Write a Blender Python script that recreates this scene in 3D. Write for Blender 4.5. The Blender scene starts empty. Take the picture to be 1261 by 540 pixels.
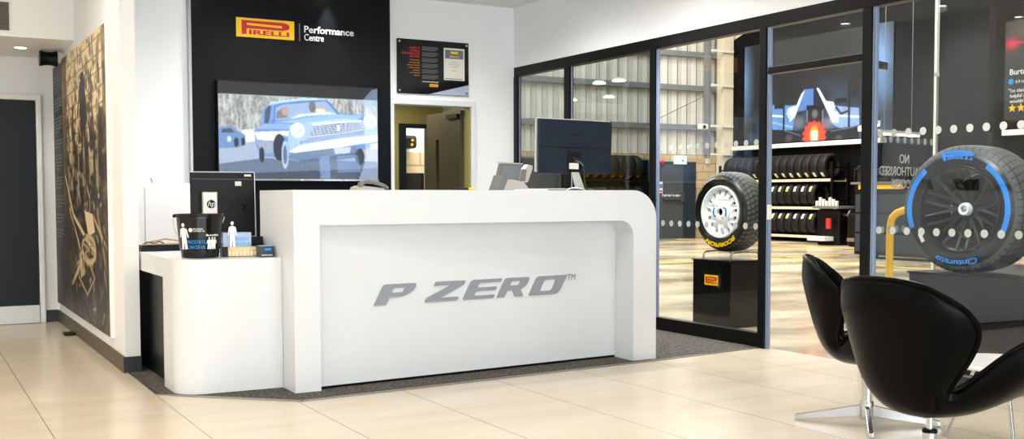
import bpy, bmesh, math, random
import numpy as np
from mathutils import Vector, Matrix
C = bpy.context.scene.collection
PI = math.pi
rnd = random.Random(7)
nr = np.random.RandomState(5)

# ------------------------------------------------------------------ materials
def s2l(c):
    return tuple((x/12.92 if x <= 0.04045 else ((x+0.055)/1.055)**2.4) for x in c)
def rgb(r, g, b): return s2l((r/255, g/255, b/255))
def mat(name, col, rough=0.5, metal=0.0, spec=0.5, coat=0.0, bump=None, var=None, emit=None, es=1.0):
    m = bpy.data.materials.new(name); m.use_nodes = True
    nt = m.node_tree; b = nt.nodes['Principled BSDF']
    b.inputs['Base Color'].default_value = (*col, 1)
    b.inputs['Roughness'].default_value = rough; b.inputs['Metallic'].default_value = metal
    b.inputs['Specular IOR Level'].default_value = spec
    b.inputs['Coat Weight'].default_value = coat; b.inputs['Coat Roughness'].default_value = 0.08
    tc = nt.nodes.new('ShaderNodeTexCoord')
    if var:      # (scale, amount)
        n = nt.nodes.new('ShaderNodeTexNoise'); n.inputs['Scale'].default_value = var[0]; n.inputs['Detail'].default_value = 5
        nt.links.new(tc.outputs['Object'], n.inputs['Vector'])
        r = nt.nodes.new('ShaderNodeMix'); r.data_type = 'RGBA'
        a = var[1]
        r.inputs['A'].default_value = (*[max(0, c*(1-a)) for c in col], 1); r.inputs['B'].default_value = (*[min(1, c*(1+a)) for c in col], 1)
        nt.links.new(n.outputs['Fac'], r.inputs['Factor']); nt.links.new(r.outputs['Result'], b.inputs['Base Color'])
    if bump:     # (scale, strength)
        n = nt.nodes.new('ShaderNodeTexNoise'); n.inputs['Scale'].default_value = bump[0]; n.inputs['Detail'].default_value = 4
        nt.links.new(tc.outputs['Object'], n.inputs['Vector'])
        q = nt.nodes.new('ShaderNodeBump'); q.inputs['Strength'].default_value = bump[1]; q.inputs['Distance'].default_value = 0.01
        nt.links.new(n.outputs['Fac'], q.inputs['Height']); nt.links.new(q.outputs['Normal'], b.inputs['Normal'])
    if emit:
        b.inputs['Emission Color'].default_value = (*emit, 1); b.inputs['Emission Strength'].default_value = es
    return m
class NT:
    def __init__(s, m): s.t = m.node_tree; s.b = s.t.nodes['Principled BSDF']
    def n(s, k, **kw):
        x = s.t.nodes.new(k)
        for a, v in kw.items(): setattr(x, a, v)
        return x
    def l(s, a, b): s.t.links.new(a, b)
    def val(s, x, i, v):
        if isinstance(v, (int, float)): x.inputs[i].default_value = v
        else: s.l(v, x.inputs[i])
    def m(s, op, a, b=0.0, c=0.0):
        x = s.n('ShaderNodeMath', operation=op); s.val(x, 0, a); s.val(x, 1, b); s.val(x, 2, c); return x.outputs[0]
    def mixc(s, f, a, b):
        x = s.n('ShaderNodeMix', data_type='RGBA'); s.val(x, 'Factor', f)
        for k, v in (('A', a), ('B', b)):
            if isinstance(v, tuple): x.inputs[k].default_value = (*v, 1)
            else: s.l(v, x.inputs[k])
        return x.outputs['Result']
    def xyz(s):
        g = s.n('ShaderNodeNewGeometry'); x = s.n('ShaderNodeSeparateXYZ'); s.l(g.outputs['Position'], x.inputs[0]); return x.outputs
    def oxyz(s):
        g = s.n('ShaderNodeTexCoord'); x = s.n('ShaderNodeSeparateXYZ'); s.l(g.outputs['Object'], x.inputs[0]); return x.outputs
    def noise(s, scale, detail=4, vec=None):
        n = s.n('ShaderNodeTexNoise'); n.inputs['Scale'].default_value = scale; n.inputs['Detail'].default_value = detail
        if vec is None:
            g = s.n('ShaderNodeTexCoord'); vec = g.outputs['Object']
        s.l(vec, n.inputs['Vector']); return n.outputs['Fac']
    def bump(s, h, st=0.3, d=0.01):
        q = s.n('ShaderNodeBump'); q.inputs['Strength'].default_value = st; q.inputs['Distance'].default_value = d
        s.l(h, q.inputs['Height']); s.l(q.outputs['Normal'], s.b.inputs['Normal'])
    def ramp(s, f, lo, hi):
        r = s.n('ShaderNodeMapRange'); s.val(r, 0, f); r.inputs[1].default_value = lo; r.inputs[2].default_value = hi; return r.outputs[0]

M = {}
M['white_wall'] = mat('white_wall_paint', rgb(240, 242, 244), 0.7, bump=(60, 0.03))
M['ceiling'] = mat('ceiling_panel', rgb(222, 220, 214), 0.8)
M['white_cab'] = mat('white_laminate', rgb(244, 244, 245), 0.35)
M['white_desk'] = mat('white_solid_surface', rgb(222, 226, 231), 0.32, spec=0.4)
M['black_panel'] = mat('black_satin_panel', rgb(9, 12, 17), 0.42, spec=0.14, bump=(25, 0.02))
M['black_frame'] = mat('black_powder_coat', rgb(7, 7, 7), 0.4, spec=.2)
M['alu'] = mat('glazing_channel_aluminium', rgb(140, 156, 186), 0.4, 0.3)  # pale blue-grey imitates sky reflected in the black frame
M['chrome'] = mat('brushed_chrome', rgb(205, 208, 212), 0.16, 1.0)
M['steel'] = mat('steel', rgb(170, 170, 172), 0.3, 1.0)
M['black'] = mat('black_plastic', rgb(8, 8, 9), 0.4, spec=.22, bump=(200, 0.03))
M['black_gloss'] = mat('black_gloss', rgb(8, 8, 9), 0.12, spec=.4)
M['navy'] = mat('dark_blue_laminate', rgb(22, 28, 38), 0.45, spec=.25, var=(6, 0.15))
M['skirt'] = mat('dark_skirting', rgb(84, 74, 56), 0.5)
M['skirt2'] = mat('blue_black_skirting', rgb(36, 40, 48), 0.5)
M['leather'] = mat('black_leather', rgb(4, 4, 5), 0.27, spec=0.08, bump=(90, 0.06))
M['seam'] = mat('seam_stitching', rgb(48, 49, 52), 0.5)
M['red'] = mat('logo_red', rgb(205, 10, 30), 0.5)
M['yellow'] = mat('logo_yellow', rgb(255, 205, 0), 0.5)
M['ylw_line'] = mat('yellow_safety_paint', rgb(255, 196, 0), 0.45)
M['white'] = mat('white_print', rgb(245, 245, 245), 0.5)
M['greyprint'] = mat('grey_print', rgb(120, 124, 128), 0.6)
M['orangeprint'] = mat('orange_print', rgb(235, 150, 30), 0.6)
M['blueprint'] = mat('blue_print', rgb(0, 150, 235), 0.5)
M['silverletter'] = mat('brushed_silver_letter', rgb(150, 157, 168), 0.5, 0.25)
M['rubber'] = mat('tyre_rubber', rgb(17, 17, 18), 0.55, spec=0.35)
M['rubber_gloss'] = mat('polished_tyre_rubber', rgb(13, 13, 13), 0.32, spec=0.45)
M['whiterim'] = mat('white_alloy', rgb(250, 251, 253), 0.45)
M['blackrim'] = mat('black_alloy', rgb(46, 47, 48), 0.25, 0.6)
M['olive'] = mat('olive_wall', rgb(150, 142, 84), 0.7)
M['browndoor'] = mat('dark_brown_door', rgb(58, 54, 44), 0.45)
M['silverplastic'] = mat('silver_plastic', rgb(196, 192, 184), 0.35, 0.4)
M['greyplastic'] = mat('grey_plastic', rgb(112, 112, 112), 0.4)
M['gold'] = mat('gold_card', rgb(190, 160, 105), 0.35, 0.5, var=(30, 0.3))
M['bluetr'] = mat('clear_blue_plastic', rgb(150, 175, 205), 0.15, var=(20, 0.25))
M['darkblue'] = mat('dark_blue_card', rgb(35, 48, 60), 0.4)
M['shelf'] = mat('pale_shelf_beam', rgb(225, 212, 190), 0.5)
M['beige'] = mat('warm_cream_liner', rgb(225, 215, 190), 0.8)
M['black_wall'] = mat('black_workshop_wall', rgb(14, 14, 15), 0.7, spec=0.1, var=(3, 0.3))
M['dot'] = mat('frosted_manifestation', rgb(170, 172, 168), 0.8)
M['sticker'] = mat('white_sticker', rgb(228, 226, 218), 0.6)
M['cable'] = mat('cable_black', rgb(25, 24, 24), 0.5)
M['table'] = mat('white_table_top', rgb(240, 240, 240), 0.25)
M['green'] = mat('green_sign', rgb(150, 205, 200), 0.5, emit=rgb(190, 225, 220), es=0.6)
M['lamp'] = mat('lamp_diffuser', (1, 1, 1), 0.5, emit=(1, 0.93, 0.82), es=14)
M['ledtube'] = mat('led_tube', (1, 1, 1), 0.5, emit=(1, 0.97, 0.92), es=6)
M['bluesticker'] = mat('blue_notice', rgb(70, 130, 190), 0.5)
M['redprint'] = mat('red_print', rgb(200, 40, 45), 0.6)
M['silvergrey'] = mat('pale_blue_grey_print', rgb(168, 182, 205), 0.5)

# tiles: lines along Y at x = 0.605+0.648k, lines across slightly skewed
m = mat('porcelain_tile', rgb(226, 212, 192), 0.22, spec=0.45); t = NT(m); M['tile'] = m
X, Y, Z = t.xyz()[:3]
fx = t.m('ABSOLUTE', t.m('SUBTRACT', t.m('FRACT', t.m('ADD', t.m('DIVIDE', t.m('SUBTRACT', X, 0.605), 0.648), 20.5)), 0.5))
vv = t.m('SUBTRACT', Y, t.m('MULTIPLY', X, 0.078))
fy = t.m('ABSOLUTE', t.m('SUBTRACT', t.m('FRACT', t.m('ADD', t.m('DIVIDE', t.m('SUBTRACT', vv, 4.25), 0.66), 20.5)), 0.5))
gx = t.m('LESS_THAN', fx, 0.0045); gy = t.m('LESS_THAN', fy, 0.0035)
mp = t.n('ShaderNodeMapping'); mp.inputs['Scale'].default_value = (1, 3, 1)
g = t.n('ShaderNodeNewGeometry'); t.l(g.outputs['Position'], mp.inputs[0])
nz = t.noise(1.3, 6, mp.outputs[0])
col = t.mixc(t.ramp(nz, 0.2, 0.8), rgb(203, 187, 162), rgb(212, 204, 190))
col = t.mixc(t.m('MULTIPLY', gy, 0.35), col, rgb(150, 135, 110))
col = t.mixc(t.m('MULTIPLY', gx, 0.75), col, rgb(120, 110, 80))
t.l(col, t.b.inputs['Base Color'])
t.b.inputs['Roughness'].default_value = .24
# carpet
m = mat('charcoal_carpet', rgb(70, 70, 70), 0.95, spec=0.1); t = NT(m); M['carpet'] = m
n1 = t.noise(110, 2)
t.l(t.mixc(t.ramp(n1, 0.35, 0.65), rgb(36, 36, 37), rgb(118, 114, 108)), t.b.inputs['Base Color']); t.bump(n1, 0.5, 0.004)
# concrete workshop floor
m = mat('polished_concrete', rgb(150, 132, 105), 0.2); t = NT(m); M['concrete'] = m
mp = t.n('ShaderNodeMapping'); mp.inputs['Scale'].default_value = (0.5, 0.9, 1)
g = t.n('ShaderNodeNewGeometry'); t.l(g.outputs['Position'], mp.inputs[0])
n1 = t.noise(1.1, 8, mp.outputs[0]); n2 = t.noise(9, 5)
cc = t.mixc(t.ramp(n1, 0.35, 0.65), rgb(172, 158, 132), rgb(226, 212, 184))
cc = t.mixc(t.m('MULTIPLY', t.ramp(n2, 0.5, 0.8), 0.3), cc, rgb(95, 82, 62))
t.l(cc, t.b.inputs['Base Color']); t.l(t.m('ADD', 0.08, t.m('MULTIPLY', t.ramp(n1, 0.3, 0.7), 0.22)), t.b.inputs['Roughness'])
# corrugated cladding (ribs along z, running in x)
m = mat('corrugated_cladding', rgb(215, 208, 192), 0.5); t = NT(m); M['cladding'] = m
X, Y, Z = t.xyz()[:3]
w = t.m('SINE', t.m('MULTIPLY', X, 2*PI/0.33)); w2 = t.ramp(w, -0.3, 0.3)
t.l(t.mixc(w2, rgb(200, 199, 192), rgb(218, 217, 210)), t.b.inputs['Base Color']); t.bump(w2, 0.8, 0.05)
# block work
m = mat('buff_blockwork', rgb(190, 165, 125), 0.9); t = NT(m); M['block'] = m
X, Y, Z = t.xyz()[:3]
cb = t.n('ShaderNodeCombineXYZ'); t.l(X, cb.inputs[0]); t.l(Z, cb.inputs[1])
br = t.n('ShaderNodeTexBrick'); t.l(cb.outputs[0], br.inputs['Vector'])
br.inputs['Color1'].default_value = (*rgb(205, 182, 142), 1); br.inputs['Color2'].default_value = (*rgb(186, 160, 120), 1); br.inputs['Mortar'].default_value = (*rgb(150, 132, 104), 1)
br.inputs['Scale'].default_value = 1; br.inputs['Brick Width'].default_value = 0.45; br.inputs['Row Height'].default_value = 0.225; br.inputs['Mortar Size'].default_value = 0.012
t.l(br.outputs['Color'], t.b.inputs['Base Color'])
# black horizontal boarding of far workshop wall
m = mat('dark_boarding', rgb(30, 30, 30), 0.7, spec=0.06); t = NT(m); M['boarding'] = m
X, Y, Z = t.xyz()[:3]
w = t.m('LESS_THAN', t.m('FRACT', t.m('MULTIPLY', Z, 2.2)), 0.06)
t.l(t.mixc(w, rgb(17, 17, 18), rgb(8, 8, 8)), t.b.inputs['Base Color'])
# brushed dark blue monitor back
m = mat('brushed_blue_black', rgb(40, 52, 74), 0.4, 0.85); t = NT(m); M['brushed'] = m
tc = t.n('ShaderNodeTexCoord'); mp = t.n('ShaderNodeMapping'); mp.inputs['Scale'].default_value = (4, 4, 260); t.l(tc.outputs['Object'], mp.inputs[0])
n1 = t.noise(3, 3, mp.outputs[0]); t.l(t.mixc(n1, rgb(18, 22, 29), rgb(58, 68, 85)), t.b.inputs['Base Color']); t.bump(n1, 0.12, 0.002)
# tread materials (object axes: wheel axis = local z)
def tread(name, N, kind):
    m = mat(name, rgb(36, 36, 36), 0.5, spec=0.45); t = NT(m)
    x, y, z = t.oxyz()[:3]
    a = t.m('MULTIPLY', t.m('ARCTAN2', y, x), N/(2*PI))
    az = t.m('ABSOLUTE', t.m('ADD', z, kind[0]))
    f1 = t.m('FRACT', t.m('ADD', t.m('ADD', a, t.m('MULTIPLY', az, kind[1])), 100))
    g1 = t.m('LESS_THAN', f1, kind[2])
    f2 = t.m('FRACT', t.m('ADD', t.m('MULTIPLY', az, kind[3]), 100.5)); g2 = t.m('LESS_THAN', f2, kind[4])
    gg = t.m('MAXIMUM', g1, g2)
    x2 = t.m('ADD', t.m('MULTIPLY', x, x), t.m('MULTIPLY', y, y))
    on = t.m('GREATER_THAN', x2, kind[5]**2)          # grooves only on the tread and shoulder
    gg = t.m('MULTIPLY', gg, on)
    t.l(t.mixc(gg, rgb(78, 79, 80), rgb(6, 6, 6)), t.b.inputs['Base Color'])
    inv = t.m('SUBTRACT', 1.0, gg); t.bump(inv, 1.0, 0.012)
    return m
M['tread_rally'] = tread('rally_tread', 46, (0.11, 9.0, 0.3, 22.0, 0.16, 0.318))
M['tread_wet'] = tread('wet_tread', 52, (0.19, 5.0, 0.2, 18.0, 0.16, 0.375))
# glass: schlick mix of clear transparency and mirror
def glass(name, tint=(0.93, 0.96, 0.95)):
    m = bpy.data.materials.new(name); m.use_nodes = True; nt = m.node_tree; nt.nodes.clear()
    o = nt.nodes.new('ShaderNodeOutputMaterial'); mx = nt.nodes.new('ShaderNodeMixShader')
    tr = nt.nodes.new('ShaderNodeBsdfTransparent'); tr.inputs[0].default_value = (*tint, 1)
    gl = nt.nodes.new('ShaderNodeBsdfGlossy'); gl.inputs['Roughness'].default_value = 0.0; gl.inputs['Color'].default_value = (1, 1, 1, 1)
    ge = nt.nodes.new('ShaderNodeNewGeometry'); d = nt.nodes.new('ShaderNodeVectorMath'); d.operation = 'DOT_PRODUCT'
    nt.links.new(ge.outputs['Normal'], d.inputs[0]); nt.links.new(ge.outputs['Incoming'], d.inputs[1])
    def mm(op, a, b):
        x = nt.nodes.new('ShaderNodeMath'); x.operation = op
        for i, v in enumerate((a, b)):
            if isinstance(v, (int, float)): x.inputs[i].default_value = v
            else: nt.links.new(v, x.inputs[i])
        return x.outputs[0]
    c = mm('ABSOLUTE', d.outputs['Value'], 0); f = mm('POWER', mm('SUBTRACT', 1.0, c), 5.0)
    f = mm('ADD', mm('MULTIPLY', f, 0.95), 0.036)
    nt.links.new(f, mx.inputs[0]); nt.links.new(tr.outputs[0], mx.inputs[1]); nt.links.new(gl.outputs[0], mx.inputs[2]); nt.links.new(mx.outputs[0], o.inputs[0])
    return m
M['glass'] = glass('clear_glass', (0.97, 0.985, 0.98))
M['glass_tint'] = glass('grey_tinted_glass', (0.62, 0.65, 0.65))
M['glass_light_tint'] = glass('light_grey_tinted_glass', (0.9, 0.93, 0.94))
def picmat(name, emit=0.0, rough=0.4):
    m = mat(name, (0.5, 0.5, 0.5), rough); t = NT(m)
    a = t.n('ShaderNodeAttribute', attribute_name='pic')
    t.l(a.outputs['Color'], t.b.inputs['Base Color'])
    if emit:
        t.b.inputs['Base Color'].default_value = (0.01, 0.01, 0.01, 1)
        for l in list(t.b.inputs['Base Color'].links): t.t.links.remove(l)
        t.l(a.outputs['Color'], t.b.inputs['Emission Color']); t.b.inputs['Emission Strength'].default_value = emit
    return m

# ------------------------------------------------------------------ mesh helpers
def BM(): return bmesh.new()
def box(bm, x0, x1, y0, y1, z0, z1, bev=0.0, seg=2):
    b = bmesh.new()
    vs = [b.verts.new(p) for p in ((x0,y0,z0),(x1,y0,z0),(x1,y1,z0),(x0,y1,z0),(x0,y0,z1),(x1,y0,z1),(x1,y1,z1),(x0,y1,z1))]
    for f in ((3,2,1,0),(4,5,6,7),(0,1,5,4),(1,2,6,5),(2,3,7,6),(3,0,4,7)): b.faces.new([vs[i] for i in f])
    if bev: bmesh.ops.bevel(b, geom=b.edges[:], offset=bev, segments=seg, affect='EDGES', profile=0.5)
    join(bm, b); return bm
def join(bm, b, mtx=None):
    if mtx is not None: bmesh.ops.transform(b, matrix=mtx, verts=b.verts[:])
    tmp = bpy.data.meshes.new('t'); b.to_mesh(tmp); bm.from_mesh(tmp); bpy.data.meshes.remove(tmp); b.free()
def prism(bm, pts, mtx, depth, bev=0.0):
    """closed 2D loop extruded from 0 to depth along local z, placed by mtx"""
    b = bmesh.new(); n = len(pts)
    a = [b.verts.new((p[0], p[1], 0)) for p in pts]; c = [b.verts.new((p[0], p[1], depth)) for p in pts]
    b.faces.new(a[::-1]); b.faces.new(c)
    for i in range(n): b.faces.new((a[i], a[(i+1) % n], c[(i+1) % n], c[i]))
    bmesh.ops.recalc_face_normals(b, faces=b.faces[:])
    if bev:
        es = [e for e in b.edges if len(e.link_faces) == 2 and e.calc_face_angle(0) > 0.9]
        bmesh.ops.bevel(b, geom=es, offset=bev, segments=2, affect='EDGES', profile=0.5)
    join(bm, b, mtx)
def frame(p0, p1):
    d = Vector(p1)-Vector(p0); L = d.length; z = d/L
    x = z.orthogonal().normalized(); y = z.cross(x)
    m = Matrix((x, y, z)).transposed().to_4x4(); m.translation = Vector(p0); return m, L
def cyl(bm, p0, p1, r0, r1=None, seg=24, caps=True):
    r1 = r0 if r1 is None else r1; m, L = frame(p0, p1); b = bmesh.new()
    a = [b.verts.new((r0*math.cos(2*PI*i/seg), r0*math.sin(2*PI*i/seg), 0)) for i in range(seg)]
    c = [b.verts.new((r1*math.cos(2*PI*i/seg), r1*math.sin(2*PI*i/seg), L)) for i in range(seg)]
    for i in range(seg): b.faces.new((a[i], a[(i+1) % seg], c[(i+1) % seg], c[i]))
    if caps: b.faces.new(a[::-1]); b.faces.new(c)
    join(bm, b, m)
def lathe(bm, prof, seg=48, mtx=None, closed=False):
    """prof: (r,z) list revolved round local z"""
    b = bmesh.new(); rings = []
    for r, z in prof:
        rings.append([b.verts.new((r*math.cos(2*PI*i/seg), r*math.sin(2*PI*i/seg), z)) for i in range(seg)] if r > 1e-6 else [b.verts.new((0, 0, z))])
    pr = list(zip(rings, rings[1:])) + ([(rings[-1], rings[0])] if closed else [])
    for A, B in pr:
        for i in range(seg):
            j = (i+1) % seg
            if len(A) == 1 and len(B) == 1: continue
            if len(A) == 1: b.faces.new((A[0], B[j], B[i]))
            elif len(B) == 1: b.faces.new((A[i], A[j], B[0]))
            else: b.faces.new((A[i], A[j], B[j], B[i]))
    bmesh.ops.recalc_face_normals(b, faces=b.faces[:]); join(bm, b, mtx)
def tube(bm, pts, r, seg=10, smooth=0):
    P = [Vector(p) for p in pts]
    for _ in range(smooth):
        Q = [P[0]]
        for a, c in zip(P, P[1:]): Q += [a*0.75+c*0.25, a*0.25+c*0.75]
        Q.append(P[-1]); P = Q
    b = bmesh.new(); rings = []; x = None
    for i, p in enumerate(P):
        d = ((P[min(i+1, len(P)-1)]-P[max(i-1, 0)])).normalized()
        x = d.orthogonal().normalized() if x is None else (x-d*x.dot(d)).normalized()
        y = d.cross(x); rings.append([b.verts.new(p+x*(r*math.cos(2*PI*k/seg))+y*(r*math.sin(2*PI*k/seg))) for k in range(seg)])
    for A, B in zip(rings, rings[1:]):
        for k in range(seg): b.faces.new((A[k], A[(k+1) % seg], B[(k+1) % seg], B[k]))
    b.faces.new(rings[0][::-1]); b.faces.new(rings[-1]); join(bm, b)
def loops2d(loops, extrude=0.001, mtx=None):
    """filled 2D shape with holes, as bmesh"""
    cu = bpy.data.curves.new('c', 'CURVE'); cu.dimensions = '2D'; cu.fill_mode = 'BOTH'; cu.extrude = extrude
    for lp in loops:
        s = cu.splines.new('POLY'); s.points.add(len(lp)-1); s.use_cyclic_u = True
        for q, p in zip(s.points, lp): q.co = (p[0], p[1], 0, 1)
    return cu2bm(cu, mtx)
def cu2bm(cu, mtx=None):
    o = bpy.data.objects.new('c', cu); C.objects.link(o)
    dg = bpy.context.evaluated_depsgraph_get(); me = bpy.data.meshes.new_from_object(o.evaluated_get(dg))
    b = bmesh.new(); b.from_mesh(me); bpy.data.objects.remove(o); bpy.data.curves.remove(cu); bpy.data.meshes.remove(me)
    for f in b.faces: f.material_index = 0
    if mtx is not None: bmesh.ops.transform(b, matrix=mtx, verts=b.verts[:])
    return b
def text(s, size=0.1, w=None, bold=0.0, shear=0.0, ext=0.001, align='LEFT', space=1.0):
    cu = bpy.data.curves.new('f', 'FONT'); cu.body = s; cu.size = size; cu.offset = bold*size; cu.shear = shear; cu.extrude = ext; cu.resolution_u = 3
    cu.align_x = align; cu.space_character = space
    b = cu2bm(cu)
    if w:
        xs = [v.co.x for v in b.verts]; a, c = min(xs), max(xs); k = w/(c-a)
        off = a if align == 'LEFT' else (a+c)/2
        for v in b.verts: v.co.x = (v.co.x-off)*k
    return b
def P3(o, xd, yd):
    """matrix: local x -> xd, y -> yd, z -> normal, origin o"""
    x = Vector(xd).normalized(); y = Vector(yd).normalized(); z = x.cross(y)
    m = Matrix((x, y, z)).transposed().to_4x4(); m.translation = Vector(o); return m
def FX(x, y, z): return P3((x, y, z), (1, 0, 0), (0, 0, 1))     # faces -Y
def FY(x, y, z): return P3((x, y, z), (0, -1, 0), (0, 0, 1))    # faces -X
def FE(x, y, z): return P3((x, y, z), (0, 1, 0), (0, 0, 1))    # faces +X
def FL(x, y, z): return P3((x, y, z), (0, -1, 0), (0, 0, 1))
def roundloop(pts, r, n=4):
    out = []; N = len(pts)
    for i, p in enumerate(pts):
        rr = r[i] if isinstance(r, (list, tuple)) else r
        p = Vector(p[:2]); a = Vector(pts[i-1][:2]); c = Vector(pts[(i+1) % N][:2])
        if rr <= 0: out.append(tuple(p)); continue
        da = (a-p); dc = (c-p); k = min(rr, da.length*0.48, dc.length*0.48)
        A = p+da.normalized()*k; B = p+dc.normalized()*k
        for j in range(n+1):
            t = j/n; q = A*(1-t)**2+p*2*t*(1-t)+B*t*t; out.append(tuple(q))
    return out
def obj(name, bm, m, parent=None, world=True, smooth=False, origin=None):
    if smooth:
        for f in bm.faces: f.smooth = True
    if parent is not None and world: off = parent_world(parent)
    elif parent is None:
        if origin is not None: off = Vector(origin)
        elif len(bm.verts):
            xs = [v.co.x for v in bm.verts]; ys = [v.co.y for v in bm.verts]; zs = [v.co.z for v in bm.verts]
            off = Vector(((min(xs)+max(xs))/2, (min(ys)+max(ys))/2, min(zs)))
        else: off = Vector()
    else: off = Vector()
    bmesh.ops.translate(bm, verts=bm.verts[:], vec=-off)
    me = bpy.data.meshes.new(name); bm.to_mesh(me); bm.free()
    if smooth:
        try: me.set_sharp_from_angle(angle=math.radians(38))
        except Exception: pass
    me.materials.append(m if not isinstance(m, str) else M[m])
    o = bpy.data.objects.new(name, me); C.objects.link(o)
    if parent is not None: o.parent = parent
    else: o.location = off
    return o
def parent_world(p):
    v = Vector()
    while p is not None: v += p.location; p = p.parent
    return v
def thing(name, label, cat, loc=(0, 0, 0), rz=0, group=None):
    o = bpy.data.objects.new(name, None); C.objects.link(o); o.empty_display_size = 0.1
    o.location = loc; o.rotation_euler = (0, 0, rz); o['label'] = label; o['category'] = cat
    if group: o['group'] = group
    return o
def tag(o, label, cat, group=None, kind=None):
    o['label'] = label; o['category'] = cat
    if group: o['group'] = group
    if kind: o['kind'] = kind
    return o
def struct(name, bm, m, parent=None, label=None, cat=None, smooth=False):
    o = obj(name, bm, m, parent, smooth=smooth)
    if parent is None:
        o['kind'] = 'structure'
        if label: o['label'] = label
        o['category'] = cat or name.split('_')[0]
    return o
def sbox(name, m, *a, parent=None, label=None, cat=None, bev=0.0):
    return struct(name, box(BM(), *a, bev=bev), m, parent, label, cat)
def copy_tree(o, parent=None):
    c = o.copy(); C.objects.link(c); c.parent = parent
    for ch in [q for q in o.children]: copy_tree(ch, c)
    return c
def ring_text(s, R, ang, h, w, bold=0.02, ext=0.0015, face=0.0, shear=0.0):
    """lettering bent round a circle, centred at angle ang (clockwise from top), tops outward; local xy plane"""
    b = text(s, size=h/0.7, w=w, bold=bold, ext=ext, align='CENTER', shear=shear)
    bmesh.ops.subdivide_edges(b, edges=[e for e in b.edges if e.calc_length() > w/40], cuts=1)
    for v in b.verts:
        th = PI/2-ang-v.co.x/R; r = R+v.co.y; v.co = Vector((r*math.cos(th), r*math.sin(th), v.co.z+face))
    return b
def logo_bm(w, h, ext=0.001):
    """elongated-P word mark in a w x h area, origin lower left"""
    b = BM(); u = lambda x, y: (x*w, y*h)
    outer = roundloop([u(0, 0), u(.10, 0), u(.10, .42), u(.86, .42), u(1, .55), u(1, .85), u(.9, 1), u(0, 1)], [0, 0, 0, .05*w, .08*w, .08*w, .05*w, 0])
    hole = [u(.105, .66), u(.84, .60), u(.84, .76), u(.105, .82)]
    join(b, loops2d([outer, hole], ext))
    t = text('IRELLI', size=h*0.5, w=w*0.84, bold=0.03, ext=ext); ys = [v.co.y for v in t.verts]; k = (h*0.34)/(max(ys)-min(ys))
    for v in t.verts: v.co.y = (v.co.y-min(ys))*k
    join(b, t, Matrix.Translation((w*0.15, 0, 0)))
    return b
def place(b, m):
    r = BM(); join(r, b, m); return r

# ------------------------------------------------------------------ picture painter (for screens, murals)
class Pic:
    def __init__(s, nx, ny, base):
        s.nx, s.ny = nx, ny; s.a = np.zeros((ny, nx, 3)); s.a[:] = np.array(base)/255.
        s.X, s.Y = np.meshgrid((np.arange(nx)+.5)/nx, (np.arange(ny)+.5)/ny)      # y down
    def mask(s, pts):
        x, y = s.X, s.Y; ins = np.zeros(x.shape, bool); n = len(pts)
        for i in range(n):
            x0, y0 = pts[i]; x1, y1 = pts[(i+1) % n]
            if y0 == y1: continue
            c = ((y0 > y) != (y1 > y)) & (x < (x1-x0)*(y-y0)/(y1-y0)+x0); ins ^= c
        return ins
    def blend(s, m, col, al=1.0):
        m = (m*al)[..., None]; s.a = s.a*(1-m)+np.array(col)/255.*m
    def poly(s, pts, col, al=1.0): s.blend(s.mask(pts).astype(float), col, al)
    def ell(s, cx, cy, rx, ry, col, al=1.0, soft=0.0, rot=0.0):
        dx, dy = s.X-cx, s.Y-cy; d = np.sqrt((dx/rx)**2+(dy/ry)**2)
        s.blend(np.clip((1-d)/max(soft, 1e-3), 0, 1) if soft else (d < 1).astype(float), col, al)
    def line(s, pts, w, col, al=1.0, asp=1.0):
        for (x0, y0), (x1, y1) in zip(pts, pts[1:]):
            dx, dy = (x1-x0), (y1-y0)*asp; L = dx*dx+dy*dy+1e-9
            t = np.clip(((s.X-x0)*dx+(s.Y-y0)*asp*dy)/L, 0, 1)
            d = np.hypot(s.X-x0-t*dx, (s.Y-y0)*asp-t*dy); s.blend(np.clip((w-d)/w*2, 0, 1), col, al)
    def blur(s, k):
        for _ in range(k):
            p = np.pad(s.a, ((1, 1), (1, 1), (0, 0)), 'edge'); s.a = (p[1:-1, 1:-1]*4+p[:-2, 1:-1]+p[2:, 1:-1]+p[1:-1, :-2]+p[1:-1, 2:])/8
    def noise(s, fx, fy):
        g = nr.rand(fy+2, fx+2); x = s.X*fx; y = s.Y*fy; i = x.astype(int); j = y.astype(int); a = x-i; b = y-j
        a = a*a*(3-2*a); b = b*b*(3-2*b)
        return g[j, i]*(1-a)*(1-b)+g[j, i+1]*a*(1-b)+g[j+1, i]*(1-a)*b+g[j+1, i+1]*a*b
def picture(name, pic, o, xd, yd, w, h, m, parent):
    """grid with colour attribute; o = lower-left corner"""
    nx, ny = pic.nx, pic.ny
    xs = np.linspace(0, w, nx+1); ys = np.linspace(0, h, ny+1)
    xd = np.array(xd, float); yd = np.array(yd, float); off = np.array(parent_world(parent)) if parent else np.zeros(3)
    gx, gy = np.meshgrid(xs, ys); co = (np.array(o)-off)[None, None]+gx[..., None]*xd+gy[..., None]*yd
    idx = np.arange((nx+1)*(ny+1)).reshape(ny+1, nx+1)
    f = np.stack([idx[:-1, :-1], idx[:-1, 1:], idx[1:, 1:], idx[1:, :-1]], -1).reshape(-1, 4)
    me = bpy.data.meshes.new(name); me.from_pydata(co.reshape(-1, 3).tolist(), [], f.tolist())
    at = me.color_attributes.new('pic', 'FLOAT_COLOR', 'CORNER')
    a = np.clip(pic.a[::-1], 0, 1); lin = np.where(a <= .04045, a/12.92, ((a+.055)/1.055)**2.4).reshape(-1, 3)
    buf = np.ones((len(f), 4, 4)); buf[..., :3] = lin[:, None, :]; at.data.foreach_set('color', buf.ravel())
    me.materials.append(m); ob = bpy.data.objects.new(name, me); C.objects.link(ob)
    if parent: ob.parent = parent
    return ob

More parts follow.
